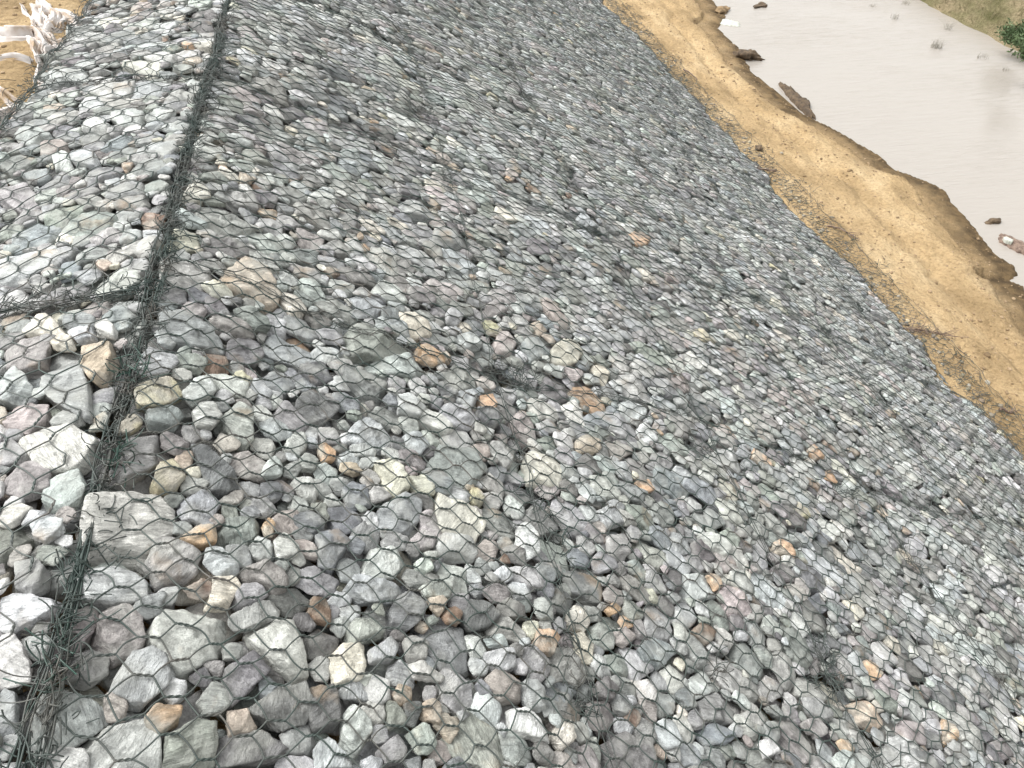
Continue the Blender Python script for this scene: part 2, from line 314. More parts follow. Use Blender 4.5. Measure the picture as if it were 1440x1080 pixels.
TR = '''
G s|pale grey|420 -115 645 -126 745 -24 735 75 615 180 555 230 390 165 360 45 366 -60|huge smooth pale grey stone against the right side of the wire seam|the huge smooth stone by the wire seam
G s|pale green-grey|360 240 500 220 600 255 640 300 630 350 540 380 340 360 345 290|oblong pale green-grey stone directly below the huge smooth stone by the seam|
G s|mid grey|650 140 740 115 850 150 865 195 840 240 780 300 680 315 640 250|round striped grey stone right of the huge smooth stone|the round striped stone
G s|orange|765 110 830 70 915 75 920 130 860 155 800 130|orange-tan wedge stone touching the top of the round striped stone|the orange wedge stone
G s|cream|900 290 1000 290 1000 340 960 420 870 430 880 350|upright cream block right of a small rusty brown stone|
G s|brown|780 340 860 295 890 300 890 370 830 390|small rusty brown stone tucked left of an upright cream block|
G s|mauve-grey|430 420 470 365 545 365 560 400 620 440 630 520 590 580 500 605 430 530|pinkish knobbly stone left of the big white-topped slab|
G s|pale grey|650 470 690 410 800 400 960 450 1005 530 920 600 770 665 700 640 640 540|big white-topped slab, broadest pale stone in the lower left|the big white-topped slab
G s|pale grey|520 650 560 590 640 560 720 620 735 680 620 800 560 790 490 740|banded grey stone leaning under the big white-topped slab|
G s|pale grey|690 760 740 680 795 720 790 770 740 810|small pale lump between the banded stone and a thin olive sliver|
G s|orange|620 860 660 815 770 815 770 870 685 930 625 895|six-sided orange-brown stone near the bottom edge|the six-sided orange-brown stone
G s|mid grey|840 800 890 735 940 730 980 800 940 850 870 860|half dark, half tan stone above the bright tan bottom stone|
G s|tan|960 850 1040 845 1085 920 1050 940 965 950|bright tan angular stone right of the six-sided orange-brown stone|the bright tan stone
G s|dark mauve|945 680 1060 600 1150 660 1110 710 1030 760 980 820 940 740|flat dark mauve diamond-shaped stone below the big white-topped slab|the dark mauve diamond
G s|pale grey|1030 500 1120 470 1230 480 1260 560 1310 700 1270 715 1180 660 1060 560|long creamy slab slanting down right of the big white-topped slab|
G s|dark grey|290 630 400 540 480 600 485 660 380 710 290 680|deep set dark grey stone in the shadowed hollow beside the wire seam|
G s|pink-grey|245 480 330 375 400 365 435 400 400 480 340 540 240 660 220 600|tilted pink and tan stone leaning on the seam wires|
G s|pale green-grey|170 860 160 790 250 700 400 740 455 830 455 880 350 950 200 1010 140 930|broad greenish grey stone at the foot of the wire seam|the broad seam-foot stone
G s|pale grey|360 940 470 880 620 860 690 940 690 1080 400 1080|large grey stone with a chalky white patch on the bottom edge|
G s|white|180 1070 190 1020 260 970 370 990 390 1080 380 1130 200 1130|bright white stone cut by the bottom edge of the picture|the white stone on the bottom edge
G s|green-grey|710 940 830 880 910 890 915 1080 700 1100|green-grey block below the bright tan stone on the bottom edge|
G s|dark grey|1050 830 1180 770 1290 735 1310 850 1280 900 1180 920 1060 860|rough dark grey stone right of the bright tan stone|
G s|dark grey|1310 750 1400 740 1440 840 1420 900 1330 930 1290 860|nearly black round stone at the bottom, left of a pale block|the nearly black round stone
G s|dark grey|920 960 1130 930 1210 950 1215 1000 1150 1060 930 1070|wide dark grey slab on the bottom edge under the rough dark stone|
G s|pale grey|1330 1000 1380 960 1440 1030 1470 1100 1340 1100||
G c|pale grey|0 350 60 325 200 350 220 380 140 430 30 485 -20 470||
G c|pale grey|-20 500 40 495 100 600 95 680 -20 710||
G c|mauve-grey|60 220 120 190 190 230 180 300 120 335 60 310||
G c|mid grey|-30 720 45 740 45 900 -30 925||
G s|brown|1300 430 1320 370 1370 370 1395 440 1390 480 1310 460|brown egg-shaped stone right of the long creamy slab|the brown egg-shaped stone
G s|mid grey|970 440 1030 410 1150 390 1185 430 1160 480 1060 490 1010 510 965 480||
G s|mid grey|985 380 1020 330 1090 325 1140 370 1080 405 1000 405||
G s|mauve-grey|1010 240 1100 215 1190 260 1195 340 1150 350 1040 290||
G s|pale grey|1150 130 1200 100 1250 150 1240 200 1170 215||
G s|pale grey|1050 160 1090 120 1140 145 1140 220 1070 200||
G s|orange|1110 60 1140 30 1165 60 1150 110 1120 100|small upright orange stone above two round pale stones|the small upright orange stone
G c|pale grey|130 60 180 35 265 45 250 90 190 130 150 110|stone with a sparkling white crystal patch left of the wire seam|
G s|slate|1340 110 1440 80 1480 120 1440 200 1400 260 1350 230|dark blue-grey striped slab left of a pale speckled stone|
D s|tan|945 90 1040 25 1100 60 1130 130 1180 150 1180 215 1130 215 1030 170 960 130|peaked orange-tan stone, largest warm coloured stone near the seam|the peaked orange-tan stone
D s|cream|1195 150 1240 145 1280 190 1295 240 1230 250 1190 200|cream stone touching the right end of the peaked orange-tan stone|
D s|pale grey|680 90 700 0 780 10 900 60 930 110 850 130 720 110||
D s|mid grey|690 240 800 230 920 310 960 390 900 400 800 380 700 320|long flat grey slab below the peaked orange-tan stone|
D s|dark mauve|975 340 1040 320 1110 360 1110 430 1040 440 970 410|round dark mauve stone below the peaked orange-tan stone|
D s|dark grey|1280 450 1380 430 1420 470 1400 520 1350 530 1280 470|square dark grey stone with flat smooth face|the square dark grey stone
D s|pink-grey|900 250 990 250 1060 290 1100 330 1030 330 930 290||
D s|green-grey|980 225 1070 220 1130 260 1140 305 1070 300||
D s|pale grey|560 460 640 370 750 400 770 440 700 490 600 510||
D s|yellowish|570 590 600 540 700 515 790 540 780 590 680 640 600 640|pale stone with a yellow-tan stain right of the green wire ends|the yellow-stained stone
D s|blue-grey|620 650 740 625 770 690 740 735 630 710||
D s|yellowish|510 700 540 660 600 665 605 700 560 735 500 730|small yellowish stone above the large pinkish grey stone at the seam|
D s|mauve-grey|450 880 480 780 580 730 670 725 700 780 690 850 580 920 480 945|large pinkish grey stone right of the white crest slab|the large pinkish grey stone
D s|yellowish|650 950 690 870 740 860 785 930 740 990 680 985|round yellow-green pale stone beside the long slate stone|the round yellow-green stone
D s|slate|800 790 880 800 1000 900 1020 960 970 985 890 980 850 900|long near-black slate stone pointing down to the right|the long near-black slate stone
D s|white|865 500 960 485 1050 545 1040 590 960 580||
D s|pale grey|815 660 860 625 910 640 930 690 900 735 840 730||
D s|pale green-grey|935 690 1010 630 1070 680 1080 770 1050 810 980 760||
D s|pale grey|780 590 820 540 880 525 920 560 900 600 820 635||
D s|pale grey|1210 790 1240 740 1290 735 1310 790 1270 830 1220 820||
D s|pale grey|1265 850 1310 810 1355 850 1340 890 1280 885||
D s|orange|1350 800 1380 785 1430 810 1420 850 1370 860|small round orange stone right of two pale stones|the small round orange stone
D s|pale grey|1245 940 1280 905 1360 985 1350 1030 1290 1010||
D s|mint green|1105 920 1130 870 1160 840 1195 870 1200 910 1140 925|small mint green stone above a dark grey one|the small mint green stone
D s|dark grey|1110 940 1180 930 1210 990 1160 1035 1110 990||
D s|pink-grey|930 1020 980 985 1040 980 1030 1030 950 1045||
D c|white|75 785 215 715 400 730 425 750 350 850 300 890 215 905 150 885 140 830|big white slab on the flat crest strip beside the seam|the big white crest slab
D c|tan|335 450 340 390 400 350 465 370 480 430 430 540 370 500|upright tan stone on the crest strip left of the wire seam|the upright tan crest stone
D c|mid grey|195 470 240 415 300 410 330 440 380 530 375 690 300 640 200 590|tall streaked grey stone left of the upright tan crest stone|
D c|pink-grey|0 400 70 330 130 330 200 380 190 450 90 480 20 450|pinkish brown boulder at the left edge of the crest strip|the pinkish brown crest boulder
D c|cream|85 290 160 220 240 270 285 325 200 325 110 315|cream arched stone under the crosswise wire seam of the crest|the cream arched crest stone
D c|cream|200 355 260 330 310 350 310 400 230 385||
D c|pale grey|290 330 340 295 400 315 400 350 330 365||
D c|pale grey|400 280 450 270 480 300 490 350 410 320||
D c|mid grey|250 260 330 240 400 260 390 290 290 300||
D c|pale green-grey|-20 480 60 465 130 540 130 590 60 625 -20 600||
D c|mauve-grey|10 960 60 900 150 885 210 910 210 980 100 1030 30 1000||
D c|pale green-grey|215 930 320 885 345 950 330 1010 260 1060 180 1040||
D c|mauve-grey|-20 810 70 785 150 870 80 890 -20 880||
D c|pink-grey|20 660 90 630 200 640 200 690 100 750 20 720||
D c|mid grey|205 690 260 655 350 680 360 720 230 715||
A c|mauve-grey|-20 690 60 710 130 780 155 830 60 860 -20 800||
A c|white|220 650 270 625 295 650 295 700 225 695|squarish white stone on the crest strip|the squarish white crest stone
A c|pale grey|290 640 340 610 430 680 380 700 310 680||
A c|pale grey|60 560 130 530 230 570 170 600 70 590||
A c|white|330 520 390 500 470 540 420 560 350 545||
A c|pale green-grey|470 490 530 455 610 480 600 520 510 540||
A c|dark mauve|780 70 890 80 900 125 840 130 790 100|dark triangular stone on the far crest strip beside the seam|the dark triangular crest stone
A c|orange|765 182 812 176 820 202 780 204|small orange stone on the far crest below the dark triangular one|
A c|brown|680 155 715 150 710 185 690 185||
A s|pale green-grey|815 640 830 590 930 590 960 650 880 670||
A s|cream|770 820 820 760 880 800 880 840 800 850||
A s|white|1000 220 1060 225 1100 270 1070 285 1010 250|pale elongated stone high on the slope just right of the seam|the high elongated pale stone
A s|white|1100 430 1160 430 1210 480 1160 470||
A s|cream|730 960 800 950 860 1000 850 1040 730 1030||
A s|white|1300 850 1350 800 1420 860 1370 895||
A s|tan|1010 750 1080 770 1050 790 1015 780||
A s|blue-grey|1260 350 1330 360 1400 430 1340 420||
E s|orange|320 385 370 380 440 440 400 465 340 430|yellow-orange stone at the tip of a long green-grey slab|the yellow-orange stone
E s|orange|405 412 450 405 470 440 430 450||
E s|mid grey|430 500 500 450 570 500 580 550 500 570 440 530||
E s|green-grey|0 330 60 270 160 320 310 395 300 420 60 430 10 380|long green-grey slab pointing at the yellow-orange stone|the long green-grey slab
E s|pale green-grey|90 450 180 430 340 430 400 490 280 510 200 500 110 470||
E s|pale grey|120 155 190 100 270 160 275 205 180 190||
E s|cream|245 250 300 240 360 290 380 340 290 345 270 290||
E s|pale grey|440 240 480 220 515 260 490 290 450 280||
E s|pale grey|490 330 560 305 610 340 600 370 530 385||
E s|yellowish|605 270 640 265 690 310 670 330 630 320|small lime yellow stone above a pinkish one|the small lime yellow stone
E s|pink-grey|655 340 700 305 750 360 720 410 665 390||
E s|cream|880 400 940 360 1000 370 1020 420 980 460 890 460|rounded cream boulder above the dark hollow in mid slope|the rounded cream boulder
E s|blue-grey|760 370 830 335 880 380 880 430 800 440||
E s|orange|975 550 1050 545 1130 640 1110 665 1030 620|salmon orange stone right of the dark wire hollow in mid slope|the salmon orange stone
E s|dark mauve|870 490 970 550 970 590 880 590 860 540||
E s|orange|590 590 630 560 665 620 640 655 600 630|orange-brown stone below left of the dark wire hollow|
E s|dark grey|570 640 640 650 690 690 650 720 590 700||
E s|pink-grey|575 510 620 490 665 530 650 550 590 545||
E s|pale grey|620 780 660 750 740 840 720 880 640 820||
E s|cream|780 830 860 820 930 880 950 960 870 970 800 930||
E s|pink-grey|830 970 900 960 930 990 880 1030 840 1010||
E s|blue-grey|350 900 400 880 470 960 460 1000 390 990||
E s|cream|150 880 210 840 260 870 300 990 270 1030 180 950||
E s|yellowish|550 980 600 960 620 1010 590 1050 550 1020||
E s|pale green-grey|240 600 300 585 360 640 330 685 250 660||
E s|pale grey|270 750 330 740 370 790 340 830 280 810||
E s|tan|985 780 1050 770 1090 800 1060 840 1000 830||
E s|tan|0 870 60 870 110 900 60 915 0 900||
E s|white|10 740 50 735 80 780 30 780||
E s|dark mauve|275 150 330 130 390 190 380 215 300 190||
E s|mauve-grey|600 230 660 190 700 240 640 255||
E s|orange|1240 960 1290 955 1310 1000 1270 1010||
H s|white|760 60 800 40 840 90 835 160 790 200 755 130|brightest white and yellow stone, in the middle of the lower slope|the bright white and yellow stone
H s|pale grey|120 170 160 135 265 200 245 260 210 300 100 280 110 240||
H s|mid grey|20 340 60 290 160 300 250 330 220 390 90 390||
H s|pale grey|400 140 440 95 530 110 575 175 560 205 420 180||
H s|slate|200 440 220 380 290 360 350 400 340 460 270 520 210 490|rounded slate grey stone left of a brown pair|the rounded slate stone
H s|tan|355 390 410 375 430 400 400 460 360 430||
H s|brown|405 440 460 425 495 450 480 500 430 490|dark brown stone overlapping a tan one|the dark brown stone
H s|dark grey|500 450 540 390 600 380 660 440 620 490 540 510||
H s|orange|805 560 830 500 900 500 920 530 890 600 830 600|vivid orange stone in the lower middle|the vivid orange stone
H s|white|690 870 740 855 830 890 865 940 860 990 740 965 690 940|clean white flat-topped stone near the bottom middle|the clean white flat-topped stone
H s|cream|870 960 920 900 960 900 1000 950 920 1020||
H s|pale green-grey|10 860 50 805 120 890 125 950 50 1050 0 980||
H s|pale green-grey|5 530 60 460 160 450 180 520 50 555||
H s|pale grey|110 600 200 550 250 560 210 640 130 650||
H s|mauve-grey|255 560 310 535 345 570 340 640 280 640||
H s|pale grey|265 650 330 650 425 710 410 740 310 710||
H s|pale green-grey|580 560 640 540 700 560 700 590 610 590||
H s|pale grey|590 610 700 600 710 680 640 690 590 650||
H s|pink-grey|600 720 640 690 720 740 740 820 660 820 620 770||
H s|pale green-grey|750 740 830 740 840 850 770 860 750 800||
H s|dark mauve|1120 960 1200 920 1300 960 1400 1020 1460 1100 1130 1110|big flat dark mauve slab on the bottom edge right of centre|the big dark mauve slab
H s|pale grey|1360 860 1440 830 1450 960 1380 970 1340 910||
H s|white|1240 680 1300 670 1370 710 1370 780 1300 770||
H s|dark mauve|1080 720 1130 690 1180 730 1150 790 1090 770||
H s|cream|990 500 1040 480 1090 560 1080 620 1000 600||
H s|cream|970 420 1030 355 1065 440 1050 490 1000 480||
H s|pink-grey|1170 490 1240 475 1265 510 1220 550 1170 530||
H s|slate|900 460 930 420 965 440 960 490 920 510||
H s|green-grey|185 810 250 830 265 900 190 935||
H s|dark grey|260 820 310 780 325 830 300 920 260 900||
H s|tan|325 830 380 805 410 820 400 910 330 890||
H s|mauve-grey|150 1010 230 940 280 960 250 1060 170 1080||
H s|pale green-grey|280 950 330 910 395 950 380 1010 320 1040||
H s|brown|1210 850 1250 815 1280 840 1260 900||
H s|dark grey|640 410 700 370 800 440 800 465 680 450||
H s|green-grey|300 340 400 310 460 340 440 385 330 375||
H s|white|640 260 690 230 720 290 690 305||
H s|pale grey|720 300 800 330 800 370 740 370 700 330||
H s|blue-grey|825 220 850 200 920 260 900 300 840 270||
H s|mid grey|1120 100 1210 80 1230 150 1200 200 1130 190||
H s|mint green|310 220 360 200 385 250 350 275 310 255||
H s|orange|1120 410 1150 380 1200 400 1150 430||
I s|orange|385 130 430 110 480 160 470 190 410 170|tan-orange stone with a dark left face, right half of the slope|the tan-orange dark-faced stone
I s|white|60 90 110 90 205 140 185 190 120 150|long cream-white stone in the right half, above a broad grey slab|the long cream-white stone
I s|pale grey|5 270 90 250 160 330 150 355 20 355||
I s|orange|100 270 140 270 165 320 140 330||
I s|brown|50 490 90 460 155 490 120 545||
I s|pale grey|500 680 560 660 640 750 620 780 520 740||
I s|mid grey|510 760 620 780 665 850 620 870 540 820||
I s|orange|770 625 810 620 855 680 820 710|solitary orange stone in the lower right slope|the solitary orange stone
I s|slate|385 800 430 790 475 860 400 825||
I s|slate|5 740 50 720 95 800 60 810||
I s|tan|740 790 780 780 860 870 840 905 770 870|long apricot stone in the lower right|the long apricot stone
I s|pink-grey|550 860 600 850 640 910 600 930||
I s|white|355 960 400 940 450 990 380 1020|white oval stone near the bottom, right of centre|the white oval stone
I s|orange|670 950 720 950 760 990 700 1005||
I s|pink-grey|905 900 950 860 1010 900 1035 980 960 960 910 940||
I s|orange|1080 870 1120 890 1155 960 1110 980||
I s|cream|680 380 730 370 765 440 735 465||
I s|white|630 30 680 40 715 100 690 110||
I s|slate|640 470 700 480 720 510 660 510||
I s|dark mauve|1290 980 1340 960 1390 1030 1340 1060||
I s|white|1160 625 1200 615 1230 660 1190 670||
I s|mauve-grey|90 770 200 740 280 800 240 860 130 860||
I s|blue-grey|110 880 190 860 260 910 240 940 150 950||
F s|yellowish|50 310 100 295 150 360 80 345|yellow stone high in the right half of the slope|the high yellow stone
F s|orange|520 820 550 810 600 850 560 860||
B s|tan|60 1010 80 980 95 1010||
B s|orange|1210 990 1240 975 1300 1030 1250 1040||
'''
for _k in PAL:
    _c = np.array(PAL[_k]); _g = _c.mean(); _f = .72 if _k in ('orange', 'tan', 'yellowish', 'cream', 'brown') else .44
    PAL[_k] = tuple((_g+(_c-_g)*_f)*1.12+.012)
class Rock: pass
ROCKS = []

def hull2(P):
    P = sorted(map(tuple, P))
    def half(pts):
        h = []
        for p in pts:
            while len(h) >= 2 and (h[-1][0]-h[-2][0])*(p[1]-h[-2][1])-(h[-1][1]-h[-2][1])*(p[0]-h[-2][0]) <= 0: h.pop()
            h.append(p)
        return h
    a = half(P); b = half(P[::-1]); return np.array(a[:-1]+b[:-1])

cr_ = lambda u: u < 0
TIES = [(*on_slope(x, y), ra, rb, dp, nn) for x, y, ra, rb, dp, nn in
        [(722, 522, .17, .07, .085, 200), (985, 628, .12, .07, .06, 130), (1188, 690, .12, .07, .05, 110), (588, 152, .09, .16, .07, 130), (832, 322, .12, .10, .06, 120), (745, 640, .05, .14, .04, 60),
         (795, 760, .05, .16, .05, 70), (1165, 955, .10, .06, .05, 110), (820, 985, .07, .10, .04, 80), (568, 40, .08, .2, .05, 60), (1010, 940, .06, .06, .03, 30)]]
def panel_dip(u, t):
    """the cage surface sags where the panels are laced together"""
    u = np.asarray(u, float); t = np.asarray(t, float)
    h = .07*fbm(u*1.1+5, t*1.1, 3, 61)+.03*fbm(u*3.3, t*3.3, 2, 63)*(~cr_(u))
    for (a, b, ra, rb, dp, nn) in TIES: h = h - dp*np.exp(-((u-a)/ra)**2-((t-b)/rb)**2)
    cr = u < 0
    for T in T_SLOPE: h = h - np.where(cr, 0, .040*np.clip(.55+1.6*vnoise(u*1.7, t*0+T, 8), 0, 1)*np.exp(-((t-T-.07*np.sin(u*2+T)-.06*vnoise(u*3, T+t*0, 9))/.06)**2))
    for T in T_CREST: h = h - np.where(cr, (.02 if T > 3 else .06)*np.exp(-((t-T)/.07)**2), 0)
    for U in U_SEAM: h = h - .028*np.clip(.5+1.8*vnoise(t*1.3, t*0+U, 18), 0, 1)*np.exp(-((u-U-.03*np.sin(t*1.3+U))/.07)**2)
    return h - .03*np.exp(-(u/.09)**2)

for line in TR.strip().split('\n'):
    a, colr, pts, lab, mark = line.split('|')
    crop, side = a.split()
    v = np.array(list(map(float, pts.split()))).reshape(-1, 2)/3 + np.array(CROP[crop])
    fn = on_crest if side == 'c' else on_slope
    q = hull2([fn(x, y, -.005) for x, y in v])
    k = Rock(); k.poly = q
    # area centroid
    x, y = q[:, 0], q[:, 1]; x2, y2 = np.roll(x, -1), np.roll(y, -1); cr = x*y2-x2*y; A = cr.sum()/2
    k.c = np.array([((x+x2)*cr).sum()/(6*A), ((y+y2)*cr).sum()/(6*A)]); k.r = math.sqrt(abs(A)/math.pi)
    k.col = colr; k.lab = lab; k.mark = mark; k.traced = True; k.crest = side == 'c'; k.layer = 0
    ROCKS.append(k)
NTR = len(ROCKS)

# ------------------------------------------------------------------ scatter the rest of the fill (dart throwing, big stones first)
CELL = .2
grid = {}
def put(k):
    grid.setdefault((int(math.floor(k.c[0]/CELL)), int(math.floor(k.c[1]/CELL)), k.layer), []).append(k)
def near(c, layer, rad=1):
    gx, gy = int(math.floor(c[0]/CELL)), int(math.floor(c[1]/CELL))
    for i in range(gx-rad, gx+rad+1):
        for j in range(gy-rad, gy+rad+1):
            yield from grid.get((i, j, layer), ())
for k in ROCKS: put(k)
def poly_near(q, c):
    """closest point on polygon q to c, and whether c is inside"""
    a = q; b = np.roll(q, -1, 0); ab = b-a
    s = np.clip(((c-a)*ab).sum(1)/(ab*ab).sum(1), 0, 1); p = a+ab*s[:, None]; d = np.hypot(*(p-c).T); i = d.argmin()
    ins = bool(np.all(ab[:, 0]*(c[1]-a[:, 1])-ab[:, 1]*(c[0]-a[:, 0]) >= 0))
    return p[i], d[i], ins
FILLPAL = [('pale grey', .20), ('mid grey', .29), ('pale green-grey', .09), ('green-grey', .10), ('blue-grey', .055), ('mauve-grey', .08), ('dark grey', .045),
           ('dark mauve', .035), ('pink-grey', .04), ('cream', .03), ('tan', .012), ('orange', .004), ('brown', .008), ('white', .012), ('yellowish', .006), ('slate', .02)]
fn_, fp_ = [a for a, b in FILLPAL], np.array([b for a, b in FILLPAL]); fp_ /= fp_.sum()
for layer in (0, 1):
    for rad, dens, in ((.105, 5), (.085, 22), (.067, 80), (.052, 170), (.041, 360), (.033, 700), (.026, 1000), (.019, 1500)) if layer == 0 else ((.07, 60), (.055, 400), (.04, 700), (.03, 700)):
        n = int(dens*8.1*20)
        U = rng.uniform(-CW+.02, UT, n); T = rng.uniform(-.6, 19.5, n)
        P = surf(U, T, U*0); ok = seen(P, 230, 200)
        if rad <= .03: ok &= np.linalg.norm(P-CAM, axis=1) < (6.0 if rad > .02 else 4.0)
        bigz = (rad > .08) & (U > 1.2) & (rng.random(n) < .6); ok &= ~bigz
        for u, t in zip(U[ok], T[ok]):
            r = rad*random.uniform(.88, 1.12)
            if layer == 0:
                if abs(u) < (.034 if u < 0 else .022)+r*.72: continue
                if u < 0 and any(abs(t-a) < .012+r*.6 for a in T_CREST[:3]): continue
                
            elif abs(u) < .05+r*.5: continue
            if u > UT-.20+.42*(vnoise(np.array([t*2.1]), np.array([.5]), 311)[0]+.5)-r*.4: continue
            c = np.array([u, t]); bad = False
            for k in near(c, layer, 2 if r > .06 else 1):
                if k.traced:
                    dx = k.c-c
                    if dx@dx > (k.r*2.2+r)**2: continue
                    p, d, ins = poly_near(k.poly, c)
                    if ins or d < r*.78: bad = True; break
                else:
                    dx = k.c-c
                    if dx@dx < (.82*(k.r+r))**2: bad = True; break
            if bad: continue
            k = Rock(); k.c = c; k.r = r; k.traced = False; k.layer = layer; k.crest = u < 0; k.lab = k.mark = ''
            k.col = fn_[rng.choice(len(fn_), p=fp_)]
            if r > .055 and k.col in ('orange', 'tan', 'brown', 'yellowish'): k.col = 'mid grey'
            ROCKS.append(k); put(k)

# ------------------------------------------------------------------ each stone = intersection of half spaces, softened
KP = 30
for k in ROCKS:
    N = []; D = []
    big = k.r
    thick = k.r*random.uniform(.30, .46) if not k.traced else min(k.r*.5, .05)
    k.thick = thick
    k.h = float(panel_dip(*k.c)) - thick*1.0 - (abs(random.gauss(0, .004))-.006 if k.traced else random.uniform(0, .016)) - (.042 if k.layer else 0)
    if k.traced:
        q = k.poly; e = np.roll(q, -1, 0)-q; ln = np.hypot(*e.T)+1e-9
        nn = np.stack([e[:, 1], -e[:, 0]], 1)/ln[:, None]
        for i in range(len(q)):
            dd = float((q[i]-k.c)@nn[i])
            tz = random.uniform(-.25, .25); N.append((nn[i][0], nn[i][1], tz)); D.append(max(dd, .008)*1.03)
    else:
        gap = .0015; el = random.gauss(math.pi/2 if k.crest and random.random() < .3 else 0, .6) if random.random() < .7 else random.uniform(0, math.pi); es = random.uniform(.0, .40) if k.r < .05 else random.uniform(.15, .5)
        for o in near(k.c, k.layer, 1):
            if o is k: continue
            if o.traced:
                p, dd, ins = poly_near(o.poly, k.c)
                if dd > k.r*2.0 or ins: continue
                v = (p-k.c)/max(dd, 1e-6); dist = dd-gap
            else:
                v = o.c-k.c; L_ = math.hypot(*v)
                if L_ > (k.r+o.r)*1.7: continue
                v = v/L_; dist = (L_*L_+k.r**2-o.r**2)/(2*L_)-gap
            dist = max(dist, k.r*.35)
            a = math.atan2(v[1], v[0])-el
            dist *= 1.15+es*math.cos(2*a)
            N.append((v[0], v[1], random.uniform(-.30, .22))); D.append((dist, len(N)))
        D = [d[0] for d in D]
        o_ = np.argsort(D)[:12]; N = [N[i] for i in o_]; D = [D[i] for i in o_]
        if k.layer == 0:
            if abs(k.c[0]) < .3: N.append((-np.sign(k.c[0]), 0, .1)); D.append(max(abs(k.c[0])-(.030 if k.c[0] < 0 else .018), .01))
        for _ in range(3):   # limits in open directions
            a = random.uniform(0, 6.283); N.append((math.cos(a), math.sin(a), random.uniform(-.2, .4))); D.append(k.r*random.uniform(1.0, 1.25))
        for a in (0, 1.571, 3.1416, 4.712): N.append((math.cos(a), math.sin(a), 0)); D.append(k.r*1.4)
    # top faces
    ta = random.uniform(0, 6.283); tt = math.tan(R(random.uniform(1, 10 if k.traced else 15)))
    N.append((math.cos(ta)*tt, math.sin(ta)*tt, 1)); D.append(thick)
    a = ta+random.uniform(2, 4.3); tl = R(random.uniform(10, 24)); N.append((math.cos(a)*math.sin(tl), math.sin(a)*math.sin(tl), math.cos(tl)))
    D.append(thick*math.cos(tl)+k.r*math.sin(tl)*random.uniform(.05, .4))
    for _ in range(4):
        a = random.uniform(0, 6.283); tl = R(random.uniform(28, 66)); N.append((math.cos(a)*math.sin(tl), math.sin(a)*math.sin(tl), math.cos(tl)))
        D.append(thick*math.cos(tl)+k.r*math.sin(tl)*random.uniform(.6, .98))
    for _ in range(2):
        a = random.uniform(0, 6.283); tl = R(random.uniform(0, 25)); N.append((math.cos(a)*math.sin(tl), math.sin(a)*math.sin(tl), -math.cos(tl)))
        D.append(thick*random.uniform(.8, 1.3))
    N = np.array(N[:KP], float); D = np.array(D[:KP], float); N /= np.linalg.norm(N, axis=1, keepdims=True)
    k.N = np.zeros((KP, 3)); k.D = np.ones(KP); k.N[:len(N)] = N; k.D[:len(D)] = D
    cc = surf(k.c[0], k.c[1], k.h); k.P = cc; k.dist = float(np.linalg.norm(cc-CAM))
    x, y, z = proj(cc); k.px = float(x); k.py = float(y); k.pr = F*k.r/max(float(z), .1)
    base = np.array(PAL[k.col]); v = random.uniform(.82, 1.16)
    base = base*v*np.array([random.uniform(.96, 1.04), 1, random.uniform(.95, 1.05)])
    k.rgb = np.clip(base, .02, .8)

for _ in range(300):
    k = Rock(); k.traced = False; k.layer = 2; k.crest = True; k.lab = k.mark = ''; k.r = random.uniform(.010, .030)
    k.c = np.array([UT+abs(random.gauss(0, .16))+.01, random.uniform(1.5, 19)]); k.thick = k.r*.5
    xx_ = XT+(k.c[0]-UT); k.P = np.array([xx_, k.c[1], float(ground_z(xx_, k.c[1]))+k.r*.15])
    N = [(math.cos(a), math.sin(a), random.uniform(-.2, .4)) for a in np.arange(0, 6.2, .9)+random.uniform(0, 1)]; D = [k.r*random.uniform(.7, 1.15) for _ in N]
    N += [(random.uniform(-.3, .3), random.uniform(-.3, .3), 1), (0, 0, -1)]; D += [k.r*.55, k.r*.5]
    N = np.array(N); k.N = np.zeros((KP, 3)); k.D = np.ones(KP); k.N[:len(N)] = N/np.linalg.norm(N, axis=1, keepdims=True); k.D[:len(D)] = D; k.h = 0
    if not seen(k.P, 230, 200): continue
    k.col = fn_[rng.choice(len(fn_), p=fp_)]; k.dist = float(np.linalg.norm(k.P-CAM)); x, y, z = proj(k.P); k.px = float(x); k.py = float(y); k.pr = F*k.r/float(z)
    k.rgb = np.clip(np.array(PAL[k.col])*np.array([.85, .72, .55])*random.uniform(.6, 1.0), .02, .8); ROCKS.append(k)
print('ROCKS', len(ROCKS), 'traced', NTR)

def ico(n):
    import bmesh
    b = bmesh.new(); bmesh.ops.create_icosphere(b, subdivisions=n, radius=1)
    V = np.array([v.co[:] for v in b.verts]); Fc = np.array([[v.index for v in f.verts] for f in b.faces]); b.free()
    return V/np.linalg.norm(V, axis=1, keepdims=True), Fc
ICO = {n: ico(n) for n in (2, 3, 4, 5)}      # 42, 162, 642, 2562 vertices

